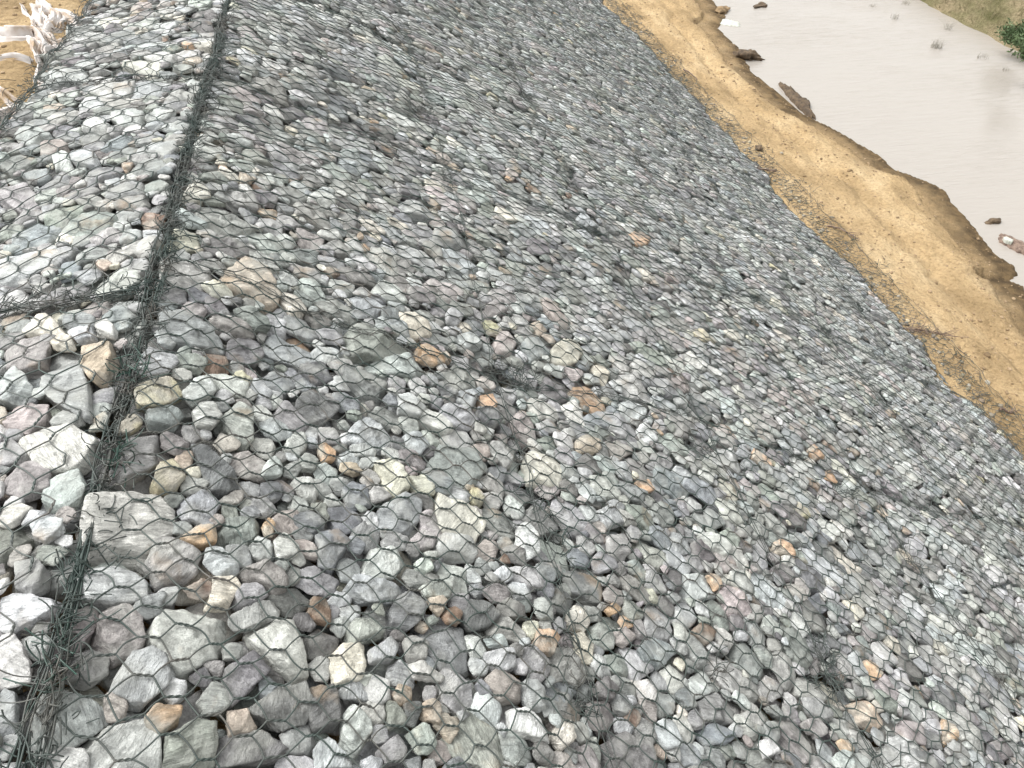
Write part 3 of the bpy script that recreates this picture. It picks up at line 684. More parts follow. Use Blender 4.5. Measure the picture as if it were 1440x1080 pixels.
def shape(ks, lod):
    """vertices in the tangent frame (u, t, h) about each stone's centre"""
    dirs, Fc = ICO[lod]
    B = len(ks)
    s = np.ones((B, 1, 3)); s[:, 0, 2] = .5
    dv = dirs[None]*s; dv = dv/np.linalg.norm(dv, axis=2, keepdims=True)
    Np = np.stack([k.N for k in ks]); Dp = np.stack([k.D for k in ks])
    # slow wobble of directions gives curved, broken faces
    ph = rng.uniform(0, 6.28, (B, 1, 3, 3)); fr = rng.normal(0, 2.1, (B, 1, 3, 3, 3))
    wob = np.sin(np.einsum('bvi,bxijk->bvjk', dv, fr.reshape(B, 1, 3, 3, 3)) + ph).sum(3)*.035
    dq = dv + wob
    q = np.maximum(np.einsum('bvi,bki->bvk', dq, Np), 0)/Dp[:, None, :]
    p = np.array([random.uniform(50, 200) for _ in ks])[:, None, None]
    mx = q.max(2, keepdims=True)+1e-9
    r = 1/(mx[..., 0]*((q/mx)**p).sum(2)**(1/p[..., 0]))
    rad = np.array([k.r for k in ks])[:, None]
    for f, a in ((5, .022), (11, .012), (23, .007)):
        if lod < 4 and f > 12: continue
        g = rng.normal(0, f*.6, (B, 4, 3)); ph = rng.uniform(0, 6.28, (B, 1, 4))
        r = r + rad*a*np.sin(np.einsum('bvi,bji->bvj', dv, g)+ph).sum(2)
    return dv*r[..., None], Fc

def to_world(k, V):
    """tangent-frame offsets -> world offsets about the stone's centre"""
    if k.crest: return V
    c, s = math.cos(SLOPE), math.sin(SLOPE)
    u, t, h = V[..., 0], V[..., 1], V[..., 2]
    return np.stack([u*c+h*s, t, -u*s+h*c], -1)

def stone_coord(V):
    a, b, c = rng.uniform(0, 6.28, 3)
    M = np.array(Matrix.Rotation(a, 3, 'Z') @ Matrix.Rotation((b-3.14)*.5, 3, 'X') @ Matrix.Rotation(c, 3, 'Y'))
    return V@M.T + rng.uniform(-40, 40, 3)

# height map of the stone tops for draping the wire
GR = .0125; U0, T0 = -1.0, -.8
NU, NTT = int((UT+.6-U0)/GR), int((20.2-T0)/GR)
HM = np.full((NU, NTT), -.12)
def splat(ks, V):
    for k, v in zip(ks, V):
        iu = ((v[:, 0]+k.c[0]-U0)/GR).astype(int); it = ((v[:, 1]+k.c[1]-T0)/GR).astype(int); h = v[:, 2]+k.h
        ok = (iu >= 0) & (iu < NU) & (it >= 0) & (it < NTT) & (h > -.1)
        np.maximum.at(HM, (iu[ok], it[ok]), h[ok])

inview = [k for k in ROCKS if k.layer == 0 and -20 < k.px < 1460 and -15 < k.py < 1095]
inview.sort(key=lambda k: -(k.pr + (400 if k.mark else 0) + (8 if k.traced else 0)))
IND = inview[:296]
for k in ROCKS: k.ind = False
for k in IND: k.ind = True

# names of the individual stones
marks = [k for k in IND if k.mark]
DIRS = ['right of', 'below and right of', 'below', 'below and left of', 'left of', 'above and left of', 'above', 'above and right of']
buckets = {}
for k in IND:
    if k.lab: continue
    best = min(marks, key=lambda m_: math.hypot(m_.px-k.px, m_.py-k.py))
    a = math.degrees(math.atan2(k.py-best.py, k.px-best.px)) % 360
    dn = DIRS[int(((a+22.5) % 360)//45)]
    buckets.setdefault((k.col, dn, best.mark), []).append((math.hypot(best.px-k.px, best.py-k.py), k))
ORD = ['nearest', 'second nearest', 'third nearest', 'fourth nearest', 'fifth nearest', 'sixth nearest', 'seventh nearest', 'eighth nearest', 'ninth nearest', 'tenth nearest']
for (colr, dn, mk), L_ in buckets.items():
    L_.sort(key=lambda a: a[0])
    for i, (d, k) in enumerate(L_):
        sz = 'large' if k.pr > 36 else ('fist-sized' if k.pr > 20 else 'small')
        k.lab = f"{sz} {colr} stone {dn} {mk}" if len(L_) == 1 else f"{ORD[min(i, 9)]} {colr} stone {dn} {mk}"

for lod, sel in ((5, lambda k: k.ind and k.pr > 26), (4, lambda k: (k.ind and k.pr <= 26) or (not k.ind and k.pr > 10)),
                 (3, lambda k: not k.ind and 5.0 < k.pr <= 10), (2, lambda k: not k.ind and k.pr <= 5.0)):
    ks = [k for k in ROCKS if sel(k)]
    bag = Bag(); cols = []; rcs = []; sts = []
    for i0 in range(0, len(ks), 100):
        kk = ks[i0:i0+100]; V, Fc = shape(kk, lod)
        splat([k for k in kk if k.layer == 0], [v for k, v in zip(kk, V) if k.layer == 0])
        for k, v in zip(kk, V):
            W = to_world(k, v); rc = stone_coord(v)
            c4 = np.concatenate([np.tile(k.rgb, (len(v), 1)), np.full((len(v), 1), random.random()**1.5)], 1)
            st4 = np.full(len(v), {'orange': .9, 'yellowish': .9, 'tan': .7, 'brown': .5}.get(k.col, 0))
            if k.ind:
                o = make_mesh('stone', W, Fc, M_ROCK, loc=k.P, attrs={'stone_colour': ('FLOAT_COLOR', c4), 'stone_coord': ('FLOAT_VECTOR', rc), 'patchy': ('FLOAT', st4)})
                tag(o, k.lab, 'stone', 'stones filling the wire mattresses')
            else:
                bag.add(W+k.P, Fc); cols.append(c4); rcs.append(rc); sts.append(st4)
    if bag.v:
        k_ = 'FILL%d' % lod
        globals()[k_] = (bag, cols, rcs, sts)
    print('lod', lod, len(ks))
# everything past the three hundred largest stones: one object
fb = Bag(); fc = []; fr = []; fs = []
for lod in (4, 3, 2):
    b, c1, r1, s1 = globals()['FILL%d' % lod]; fs += s1
    fb.add(np.concatenate(b.v), np.concatenate(b.f)); fc += c1; fr += r1
o = fb.build('stone_fill', M_ROCK, attrs={'stone_colour': ('FLOAT_COLOR', np.concatenate(fc)), 'stone_coord': ('FLOAT_VECTOR', np.concatenate(fr)), 'patchy': ('FLOAT', np.concatenate(fs))})
tag(o, 'smaller and more distant grey stones packed inside the wire mattresses', 'stones', kind='stuff')

# ------------------------------------------------------------------ draped height for the wires
def maxf(A, r):
    B = A.copy()
    for d in range(1, r+1):
        B[d:] = np.maximum(B[d:], A[:-d]); B[:-d] = np.maximum(B[:-d], A[d:])
    Cc = B.copy()
    for d in range(1, r+1):
        Cc[:, d:] = np.maximum(Cc[:, d:], B[:, :-d]); Cc[:, :-d] = np.maximum(Cc[:, :-d], B[:, d:])
    return Cc
def blur(A, r):
    k = np.exp(-(np.arange(-2*r, 2*r+1)/r)**2/2); k /= k.sum()
    for ax in (0, 1):
        P = np.pad(A, [(2*r, 2*r) if i == ax else (0, 0) for i in (0, 1)], mode='edge')
        A = sum(k[i]*np.take(P, np.arange(i, i+A.shape[ax]), axis=ax) for i in range(4*r+1))
    return A
H1 = maxf(HM, 1); H2 = blur(maxf(HM, 3), 3)-.004
HW = np.maximum(H1, H2)+.003
ui = np.arange(NU)*GR+U0
HW[ui > UT+.02] = .004
_gu, _gt = np.meshgrid(ui, np.arange(NTT)*GR+T0, indexing='ij')
HW = np.where((_gu > -.042) & (_gu < .036), np.maximum(np.minimum(HW, -.022), -.06), HW)
HW = np.where(np.abs(_gu) < .12, np.minimum(HW, .03), HW)
HW = np.maximum(HW, panel_dip(_gu, _gt)*0-.075)
def wire_h(u, t):
    fu = np.clip((u-U0)/GR, 0, NU-2.001); ft = np.clip((t-T0)/GR, 0, NTT-2.001)
    i = fu.astype(int); j = ft.astype(int); a = fu-i; b = ft-j
    return (HW[i, j]*(1-a)+HW[i+1, j]*a)*(1-b)+(HW[i, j+1]*(1-a)+HW[i+1, j+1]*a)*b

# ------------------------------------------------------------------ hexagonal double-twist mesh
def warp(u, t, crest):
    du = .035*fbm(u*1.1, t*1.1, 2, 71)+.014*fbm(u*5, t*5, 2, 73); dt = .030*fbm(u*1.1, t*1.1, 2, 75)+.014*fbm(u*5, t*5, 2, 77)
    if not crest: dt = dt + .012*np.sin(u*2.2)
    return u+du, t+dt

def mesh_elements(crest):
    """nodes of the woven mesh; returns twists (n,2,2) and diagonals (m,2,2) in (u,t)"""
    if crest: p, Dm, Tw, a0, a1, b0, b1 = .16, .112, .036, -.7, 10.3, -CW-.03, -.02     # a runs along t, b along u
    else: p, Dm, Tw, a0, a1, b0, b1 = .150, .086, .036, .015, UT+.42, -.7, 19.8
    nj = int((b1-b0)/(Dm/2)); ni = int((a1-a0)/p)
    J, I = np.meshgrid(np.arange(nj), np.arange(ni), indexing='ij')
    ca = a0+I*p+(J % 2)*p/2; cb = b0+J*Dm/2
    def mk(a, b):
        u, t = (b, a) if crest else (a, b)
        u, t = warp(u, t, crest)
        return u + rng.normal(0, .0035, u.shape), t + rng.normal(0, .0035, t.shape)
    Lu, Lt = mk(ca-Tw/2, cb); Ru, Rt = mk(ca+Tw/2, cb)
    Lp = np.stack([Lu, Lt], -1); Rp = np.stack([Ru, Rt], -1)
    tw = np.stack([Lp, Rp], -2).reshape(-1, 2, 2)
    dg = []
    odd = (J % 2 == 1)
    for dj in (1, -1):
        # right end of (j,i) -> left end of (j+dj, i or i+1)
        Jn = J+dj; In = I+odd
        ok = (Jn >= 0) & (Jn < nj) & (In < ni)
        dg.append(np.stack([Rp[ok], Lp[Jn[ok], In[ok]]], -2))
    return tw, np.concatenate(dg)

def poly(E, nseg, lift=0.0, bow=0.0):
    s = np.linspace(0, 1, nseg+1)[None, :, None]
    Q = E[:, :1]*(1-s)+E[:, 1:]*s
    if bow:
        d = E[:, 1]-E[:, 0]; n = np.stack([-d[:, 1], d[:, 0]], -1)
        Q = Q + (n*rng.normal(0, bow, (len(E), 1)))[:, None, :]*np.sin(np.pi*s)
    return Q

def drape(Q, lift=0.0):
    u, t = Q[..., 0], Q[..., 1]
    return surf(u, t, wire_h(u, t)+lift)

def band(E, t0, t1):
    c = E[:, :, 1].mean(1); return E[(c >= t0) & (c < t1)]

WR = .0021
def curls(u0, u1, t0, t1, n, rad, hgt, amp=1.0, alongt=True):
    """loose cut and bent wire ends, short random hooks"""
    M = 7
    U = rng.uniform(u0, u1, n); T = rng.uniform(t0, t1, n)
    P0 = surf(U, T, rng.uniform(hgt[0], hgt[1], n))
    a = rng.uniform(0, 6.28, n); e = rng.normal(0, .5, n)
    d = np.stack([np.cos(a)*np.cos(e), np.sin(a)*np.cos(e), np.sin(e)], -1)
    ax = rng.normal(0, 1, (n, 3)); ax /= np.linalg.norm(ax, axis=1, keepdims=True)
    kap = rng.uniform(-55, 55, n)*amp; L_ = rng.uniform(.03, .10, n)/(M-1)
    pts = [P0]
    for i in range(M-1):
        pts.append(pts[-1]+d*L_[:, None])
        th = (kap*L_)[:, None]
        d = d*np.cos(th)+np.cross(ax, d)*np.sin(th)+ax*(ax*d).sum(1, keepdims=True)*(1-np.cos(th))
    P = np.stack(pts, 1)
    return P[seen(P0, 150, 150)]

def run_wire(u, t, h, n, jit):
    """wires that run along a seam: centre line arrays u,t"""
    out = []
    for _ in range(n):
        a = rng.uniform(-1, 1, 2)*jit
        f = rng.uniform(4, 9); ph = rng.uniform(0, 6.3, 3)
        uu = u+a[0]+jit*.6*np.sin(t*f+u*f+ph[0]); tt = t+jit*.6*np.sin(u*f+t*f*.7+ph[1]) + a[1]
        g2 = rng.uniform(18, 45); uu = uu+jit*.35*np.sin(t*g2+ph[2])*np.sin(t*5+ph[0]+u*3); tt = tt+jit*.35*np.sin(u*g2+ph[1])
        out.append(surf(uu, tt, wire_h(uu, tt)+h+.006*np.sin(t*f*1.3+u*f+ph[2])+abs(a[1])*.3))
    return np.stack(out)

def coil(u, t, rad, pitch, h):
    ln = np.concatenate([[0], np.cumsum(np.hypot(np.diff(u), np.diff(t)))]); n = int(ln[-1]/pitch*9)
    s = np.linspace(0, ln[-1], n); uu = np.interp(s, ln, u); tt = np.interp(s, ln, t)
    th = s/pitch*6.283 + .8*np.sin(s*9)
    rr = rad*(1+.4*np.sin(s*13+1)+.25*rng.normal(0, 1, n)*.5)
    du, dt = u[-1]-u[0], t[-1]-t[0]; q = math.hypot(du, dt); nu, nt_ = -dt/q, du/q
    o_ = rr*np.cos(th)
    return surf(uu+nu*o_, tt+nt_*o_, wire_h(uu, tt)+h+rr*np.sin(th)*.8)[None]

for crest in (False, True):
    tw, dg = mesh_elements(crest)
    TS = T_CREST if crest else T_SLOPE
    if crest: TS = TS
    for mi, (t0, t1) in enumerate(zip(TS[:-1], TS[1:])):
        e_tw = band(tw, t0, t1); e_dg = band(dg, t0, t1)
        um = -CW/2 if crest else 3.0
        org = surf(-CW/2 if crest else 3.0, (t0+t1)/2, 0)
        meshb = Bag(); selv = Bag(); lace = Bag()
        def vis(E):
            P = surf(E[:, :, 0].mean(1), E[:, :, 1].mean(1), 0); return E[seen(P, 230, 200)], P[seen(P, 230, 200)]
        e_tw, Pt = vis(e_tw); e_dg, Pd = vis(e_dg)
        if len(e_tw) < 40: continue
        dt_ = np.linalg.norm(Pt-CAM, axis=1); dd_ = np.linalg.norm(Pd-CAM, axis=1)
        for lo, hi, ns, k in ((0, 3.2, 5, 6), (3.2, 7, 3, 4), (7, 99, 1, 3)):
            E = e_dg[(dd_ >= lo) & (dd_ < hi)]
            if len(E): meshb.add(*tubes(drape(poly(E, ns, bow=.05)), WR, k))
            E = e_tw[(dt_ >= lo) & (dt_ < hi)]
            if len(E) == 0: continue
            if lo == 0:      # two strands wound round each other
                Q = drape(poly(E, 8)); Tn = Q[:, -1]-Q[:, 0]; Tn /= np.linalg.norm(Tn, axis=1, keepdims=True)
                up = NS if not crest else np.array([0, 0, 1.0]); sd_ = np.cross(Tn, up)
                th = np.linspace(0, 2.6*np.pi, 9)
                for ph in (0, np.pi):
                    off = .0019*(np.cos(th+ph)[None, :, None]*sd_[:, None, :]+np.sin(th+ph)[None, :, None]*up)
                    meshb.add(*tubes(Q+off, WR, 5))
            else: meshb.add(*tubes(drape(poly(E, 2 if lo < 5 else 1)), WR*1.75, k))
        # seams
        tt = np.arange(max(t0, -.3), t1+.02, .02)
        def addruns(bag, u, t, h, n, jit, r, k=4):
            W = run_wire(u, t, h, n, jit); bag.add(*tubes(W, r, k))
        if crest:
            addruns(selv, tt*0-.018+.01*np.sin(tt*7), tt, .004, 3, .013, .0024)
            addruns(selv, tt*0-CW-.015, tt, .0, 4, .018, .0026)
            P = curls(-CW-.07, -CW+.05, t0, t1, 160, .0016, (-.03, .03)); lace.add(*tubes(P, .0015, 3))
            uu = np.arange(-CW, -.02, .015); ts = uu*0+t1
            faint = t1 > 3
            addruns(selv, uu, ts, .002, 2 if faint else 5, .020, .0022)
            lace.add(*tubes(coil(uu, ts, .020, .055, 0), .0019, 4))
            n = 60 if faint else 240; P = curls(-CW, -.03, t1-.045, t1+.035, n, .0016, (-.05, .02), .7); lace.add(*tubes(P, .0016, 3))
        else:
            # the laced seam along the crest edge, thick with bent wire ends
            uc = tt*0+.012+.012*np.sin(tt*3.1)
            addruns(selv, uc, tt, .006, 4, .011, .0026)
            if uc.size > 3:
                lace.add(*tubes(coil(uc, tt, .016, .050, .008), .0021, 4)); lace.add(*tubes(coil(uc+.01, tt, .020, .083, .0), .0019, 4))
            n = int((260 if t0 < 4 else 150)*(min(t1, 12)-max(t0, 0))) if t1 < 13 else 200
            n = max(n, 0)
            P = curls(-.028, .03, max(t0, 0), t1, n, .0016, (-.09, .015)); lace.add(*tubes(P, .0017, 4))
            P = curls(-.02, .085, max(t0, 0), t1, n//4, .0016, (-.01, .02), .6); lace.add(*tubes(P, .0017, 4))
            # seam across the slope at t1
            uu = np.arange(.02, UT+.35, .02); ts = t1+.07*np.sin(uu*2+t1)+.06*vnoise(uu*3, uu*0+t1, 9)
            addruns(selv, uu, ts, -.003, 2, .014, .0019, 3)
            lace.add(*tubes(coil(uu, ts, .012, .09, -.004), .0015, 3))
            for (a, b, ra, rb, dp, nn) in TIES:
                if t0 <= b < t1: lace.add(*tubes(curls(a-ra*.8, a+ra*.8, b-rb*.6, b+rb*.6, int(nn*.38), .0016, (-.06, .006)), .0017, 4))
            for _ in range(3):
                uc_ = rng.uniform(.2, UT); P = curls(uc_-.10, uc_+.10, t1-.04, t1+.04, int(rng.uniform(15, 50)), .0016, (-.05, .012)); lace.add(*tubes(P, .0016, 3))
            # inner partitions along the river
            for U in U_SEAM:
                us = U+.03*np.sin(tt*1.3+U)
                addruns(selv, us, tt, .0, 2, .010, .0020, 3)
                for _ in range(3):
                    tc = rng.uniform(t0, t1); P = curls(U-.04, U+.04, tc-.08, tc+.08, int(rng.uniform(15, 40)), .0016, (-.04, .012)); lace.add(*tubes(P, .0015, 3))
            # toe edge with frayed apron
            addruns(selv, tt*0+UT+.40, tt, .004, 2, .03, .0024, 3); addruns(selv, tt*0+UT, tt, .0, 3, .02, .0024, 3)
            P = curls(UT-.15, UT+.40, t0, t1, 240, .0016, (-.01, .03), .5); lace.add(*tubes(P, .0022, 3))
            for _ in range(5):
                tc = rng.uniform(t0, t1); uc_ = UT+rng.uniform(.15, .5); P = curls(uc_-.12, uc_+.12, tc-.09, tc+.09, 16, .0016, (-.005, .03), .35); lace.add(*tubes(P, .0028, 3))
        g = empty('wire_mattress', org)
        NUM = ['nearest the camera', 'second from the camera', 'third from the camera', 'fourth from the camera', 'fifth from the camera', 'sixth from the camera', 'seventh from the camera', 'eighth from the camera',
               'ninth from the camera', 'tenth from the camera', 'farthest from the camera']
        where = 'flat crest strip' if crest else 'stone slope'
        tag(g, f"hexagonal wire cage on the {where}, {NUM[mi]}", 'wire cage', 'wire mattresses covering the bank')
        meshb.build('wire_mesh', M_WIRE, g, org); selv.build('edge_wire', M_WIRE, g, org); (lace.build('lacing_wire', M_WIRE, g, org) if lace.n > 2500 and len(e_tw) > 90 else None)
        if not crest and t0 < 2:   # a few bright green plastic-coated ends by the seam
            gb = Bag()
            spots = {0: [(.03, .42)], 1: [(.02, 1.9), (.03, 1.55), (.0, .95), (.02, .62)]}[mi]
            for (a, b) in spots:
                gb = Bag(); gb.add(*tubes(curls(a-.02, a+.02, b-.06, b+.06, 30, .0016, (-.02, .02), .5), .0018, 4)); gb.build('green_wire_end', M_TWIST, g, org)

# ------------------------------------------------------------------ ground sheet
xs = np.unique(np.concatenate([-np.geomspace(4.6, 300, 16), np.arange(-4.5, -1.55, .03), np.arange(-1.55, XT-.15, .25), np.arange(XT-.14, 9.6, .03), np.arange(9.6, FARX-.3, .25),
                               np.arange(FARX-.3, FARX+4, .06), FARX+np.geomspace(4.1, 400, 24)]))
ys = np.unique(np.concatenate([-np.geomspace(1.2, 200, 14), np.arange(-1, 24, .045), 24+np.geomspace(.1, 500, 40)]))
X, Y = np.meshgrid(xs, ys, indexing='ij'); Z = ground_z(X, Y)
idx = np.arange(X.size).reshape(X.shape)
Fg = np.stack([idx[:-1, :-1], idx[1:, :-1], idx[1:, 1:], idx[:-1, 1:]], -1).reshape(-1, 4)
_d = shore(Y)-X+.30*fbm(X*3, Y*2, 4, 90)
_wd = .62+.55*np.clip((6.0-Y)/3, 0, 1)
wet = np.where(X < (shore(Y)+FARX)/2, np.clip(1.25-_d/_wd, 0, 1)**1.2, 0)
_rx = XT+(shore(Y)-XT)*.50+.10*np.sin(Y*.5)
wet = np.maximum(wet, .55*np.exp(-((X-_rx)/.13)**2)*np.clip(.5+1.5*fbm(X*4, Y*1.2, 3, 93), 0, 1)*np.clip((9-Y)/4, 0, 1))
dirt = np.where(X > (shore(Y)+FARX)/2, 1.0, 0.0)
m, t, bs, n, L = mat('river_sand')
g = n('ShaderNodeNewGeometry'); aw = n('ShaderNodeAttribute'); aw.attribute_name = 'wet'; ad = n('ShaderNodeAttribute'); ad.attribute_name = 'far_soil'
n1 = n('ShaderNodeTexNoise'); n1.inputs['Scale'].default_value = 1.7; n1.inputs['Detail'].default_value = 8; n1.inputs['Roughness'].default_value = .62
mp = n('ShaderNodeMapping'); mp.inputs['Scale'].default_value = (1.0, .55, 1.0); L(g.outputs['Position'], mp.inputs[0]); L(mp.outputs[0], n1.inputs[0])
n2 = n('ShaderNodeTexNoise'); n2.inputs['Scale'].default_value = 26; n2.inputs['Detail'].default_value = 6; n2.inputs['Roughness'].default_value = .7; L(g.outputs['Position'], n2.inputs[0])
n3 = n('ShaderNodeTexNoise'); n3.inputs['Scale'].default_value = 8; n3.inputs['Detail'].default_value = 4; L(g.outputs['Position'], n3.inputs[0])
r1 = n('ShaderNodeValToRGB'); ramp(r1, [(.30, (.30, .21, .11)), (.50, (.47, .335, .185)), (.68, (.57, .43, .26))]); L(n1.outputs[0], r1.inputs[0])
r2 = n('ShaderNodeValToRGB'); ramp(r2, [(.32, (.55, .52, .47)), (.46, (.92, .91, .9)), (.66, (1.15, 1.15, 1.15))]); L(n2.outputs[0], r2.inputs[0])
c = mix(n, L, 'MULTIPLY', .9, r1.outputs[0], r2.outputs[0])
r3 = n('ShaderNodeValToRGB'); ramp(r3, [(.60, (0, 0, 0)), (.72, (.5, .5, .5))]); L(n3.outputs[0], r3.inputs[0])
c = mix(n, L, 'MIX', r3.outputs[0], c, (.27, .18, .085))
cw = n('ShaderNodeValToRGB'); ramp(cw, [(.35, (.07, .047, .025)), (.65, (.165, .11, .055))]); L(n3.outputs[0], cw.inputs[0])
c = mix(n, L, 'MIX', aw.outputs['Fac'], c, cw.outputs[0])
rf = n('ShaderNodeValToRGB'); ramp(rf, [(.36, (.10, .095, .04)), (.48, (.19, .165, .09)), (.62, (.27, .215, .135))]); L(n1.outputs[0], rf.inputs[0])
cf = mix(n, L, 'MULTIPLY', .9, rf.outputs[0], r2.outputs[0])
c = mix(n, L, 'MIX', ad.outputs['Fac'], c, cf)
L(c, bs.inputs['Base Color']); bs.inputs['Roughness'].default_value = .92; bs.inputs['Specular IOR Level'].default_value = .2
bp = n('ShaderNodeBump'); bp.inputs['Distance'].default_value = .045; bp.inputs['Strength'].default_value = 1.0
L(mth(n, L, 'ADD', n2.outputs[0], mth(n, L, 'MULTIPLY', n3.outputs[0], .8)), bp.inputs['Height']); L(bp.outputs[0], bs.inputs['Normal'])
o = make_mesh('ground', np.stack([X, Y, Z], -1).reshape(-1, 3), Fg, m, attrs={'wet': ('FLOAT', wet.ravel()), 'far_soil': ('FLOAT', dirt.ravel())})
tag(o, 'yellow sand bank between the stone slope and the water', kind='structure')
M_SAND = m

# ------------------------------------------------------------------ water
m, t, bs, n, L = mat('silty_water')
bs.inputs['Base Color'].default_value = (.325, .295, .266, 1); bs.inputs['Roughness'].default_value = .06; bs.inputs['IOR'].default_value = 1.42
g = n('ShaderNodeNewGeometry'); mp = n('ShaderNodeMapping'); mp.inputs['Rotation'].default_value = (0, 0, R(11)); mp.inputs['Scale'].default_value = (1.0, 5.5, 1); L(g.outputs['Position'], mp.inputs[0])
n1 = n('ShaderNodeTexNoise'); n1.inputs['Scale'].default_value = 2.2; n1.inputs['Detail'].default_value = 5; n1.inputs['Distortion'].default_value = 1.2; L(mp.outputs[0], n1.inputs[0])
n2 = n('ShaderNodeTexNoise'); n2.inputs['Scale'].default_value = .5; n2.inputs['Detail'].default_value = 3; L(g.outputs['Position'], n2.inputs[0])
bp = n('ShaderNodeBump'); bp.inputs['Strength'].default_value = .45; bp.inputs['Distance'].default_value = .025
L(mth(n, L, 'MULTIPLY', n1.outputs[0], mth(n, L, 'MULTIPLY', n2.outputs[0], 2.0)), bp.inputs['Height']); L(bp.outputs[0], bs.inputs['Normal'])
V = np.array([(XT+.3, -300, ZW), (FARX+1.0, -300, ZW), (FARX+1.0, 600, ZW), (XT+.3, 600, ZW)])
tag(make_mesh('water', V, np.array([[0, 1, 2, 3]]), m, smooth=False), 'pale silty river water reflecting the overcast sky', kind='structure')

# ------------------------------------------------------------------ geotextile folded on the sand behind the crest
cb = Bag()
for fi, (pts, wd, ht) in enumerate(FOLDS):
    q = np.array(pts); ln = np.concatenate([[0], np.cumsum(np.hypot(*np.diff(q, axis=0).T))])
    for pleat in range(3):
        S = np.arange(0, ln[-1], .012); V_ = np.linspace(-1, 1, 34)
        cx = np.interp(S, ln, q[:, 0]); cyy = np.interp(S, ln, q[:, 1]); tx = np.gradient(cx); ty = np.gradient(cyy); l_ = np.hypot(tx, ty); tx /= l_; ty /= l_
        off = (pleat-1)*wd*.55 + .06*fbm(S*3, S*0+fi*7+pleat, 3, 131)
        wl = wd*(.36+.5*fbm(S*4, S*0+fi+pleat*3, 3, 133))*np.clip(np.minimum(S, ln[-1]-S)/.10+.25, 0, 1)
        SS, VV = np.meshgrid(S, V_, indexing='ij'); O = off[:, None]+wl[:, None]*VV
        PX = cx[:, None]-ty[:, None]*O; PY = cyy[:, None]+tx[:, None]*O
        PX = PX+.012*fbm(SS*14, VV*3, 2, 141); 
        wr = np.abs(np.sin(VV*3.2+3.0*fbm(SS*3.2, VV*.5+pleat*4, 3, 135)))**.8
        hgt = (1-VV**2)**.6*(.45+.55*wr)*ht*(.14+.30*np.clip(.5+fbm(SS*3.5, VV*0+fi*5+pleat, 3, 137), 0, 1.2))
        PZ = ground_z(np.minimum(PX, LS-CW-.021), PY)-.012+hgt+.006*fbm(SS*22, VV*6, 2, 139)+.006*pleat
        i_ = np.arange(PX.size).reshape(PX.shape)
        cb.add(np.stack([PX, PY, PZ], -1).reshape(-1, 3), np.stack([i_[:-1, :-1], i_[1:, :-1], i_[1:, 1:], i_[:-1, 1:]], -1).reshape(-1, 4))
m, t, bs, n, L = mat('geotextile_felt')
g = n('ShaderNodeNewGeometry'); n1 = n('ShaderNodeTexNoise'); n1.inputs['Scale'].default_value = 9; n1.inputs['Detail'].default_value = 6; L(g.outputs['Position'], n1.inputs[0])
r1 = n('ShaderNodeValToRGB'); ramp(r1, [(.36, (.38, .28, .19)), (.46, (.52, .46, .42)), (.60, (.60, .57, .555))]); L(n1.outputs[0], r1.inputs[0]); L(r1.outputs[0], bs.inputs['Base Color'])
bs.inputs['Roughness'].default_value = .95
bp = n('ShaderNodeBump'); bp.inputs['Distance'].default_value = .02; L(n1.outputs[0], bp.inputs['Height']); L(bp.outputs[0], bs.inputs['Normal'])
org = np.concatenate(cb.v).mean(0)
o = cb.build('geotextile_sheet', m, origin=org, loc=org)
tag(o, 'crumpled white geotextile sheet half buried in sand, upper left corner', 'fabric sheet')

# ------------------------------------------------------------------ things along the shore
M_MUD = flat_mat('dark_mud_clod', (.06, .042, .028), .9, (.13, .09, .055), 14, .02)
M_MUDL = flat_mat('brown_earth', (.13, .085, .045), .95, (.25, .17, .09), 9, .03)
M_WOOD = flat_mat('wet_wood', (.10, .065, .05), .8, (.24, .17, .13), 22, .006)
M_FOAM = flat_mat('white_plastic_scrap', (.52, .52, .47), .6, (.42, .43, .37), 10)
def blob(name, c, size, mt, label, cat, seed, rot=0, group=None, sub=4, rough=.35):
    V, Fc = ICO[sub]; r = np.random.default_rng(seed)
    d = V.copy(); rad = np.ones(len(V))
    for f, a in ((1.6, .30), (3.4, .20), (7, .11), (14, .05)):
        g_ = r.normal(0, f, (4, 3)); rad += rough/.35*a*.5*np.sin(d@g_.T+r.uniform(0, 6.3, 4)).sum(1)
    P = d*rad[:, None]*np.array(size); a = rot
    P = np.stack([P[:, 0]*math.cos(a)-P[:, 1]*math.sin(a), P[:, 0]*math.sin(a)+P[:, 1]*math.cos(a), P[:, 2]], -1)
    P[:, 2] = np.maximum(P[:, 2], -size[2]*.55)
    o = make_mesh(name, P, Fc, mt, loc=c); tag(o, label, cat, group); return o
def atw(x, y, dz=0.0):
    p = on_plane(x, y, ZW+dz); return p
blob('mud_clod', atw(1069, 9), (.17, .11, .05), M_MUD, 'dark clod of mud standing alone out in the water', 'mud clod', 3, .2)
blob('mud_clod', atw(1053, 80, .01), (.17, .22, .10), M_MUD, 'rugged dark clod touching the shore, its end pierced by a gap', 'mud clod', 8, .4, rough=.5)
blob('mud_clod', atw(1398, 314), (.07, .05, .035), M_MUD, 'smallest dark clod in the water near the right edge', 'mud clod', 12, .2, rough=.6)
blob('mud_clod', atw(1014, 15, .02), (.16, .24, .06), M_MUDL, 'flat earth lump at the top end of the near shore', 'mud clod', 15, 2.4)
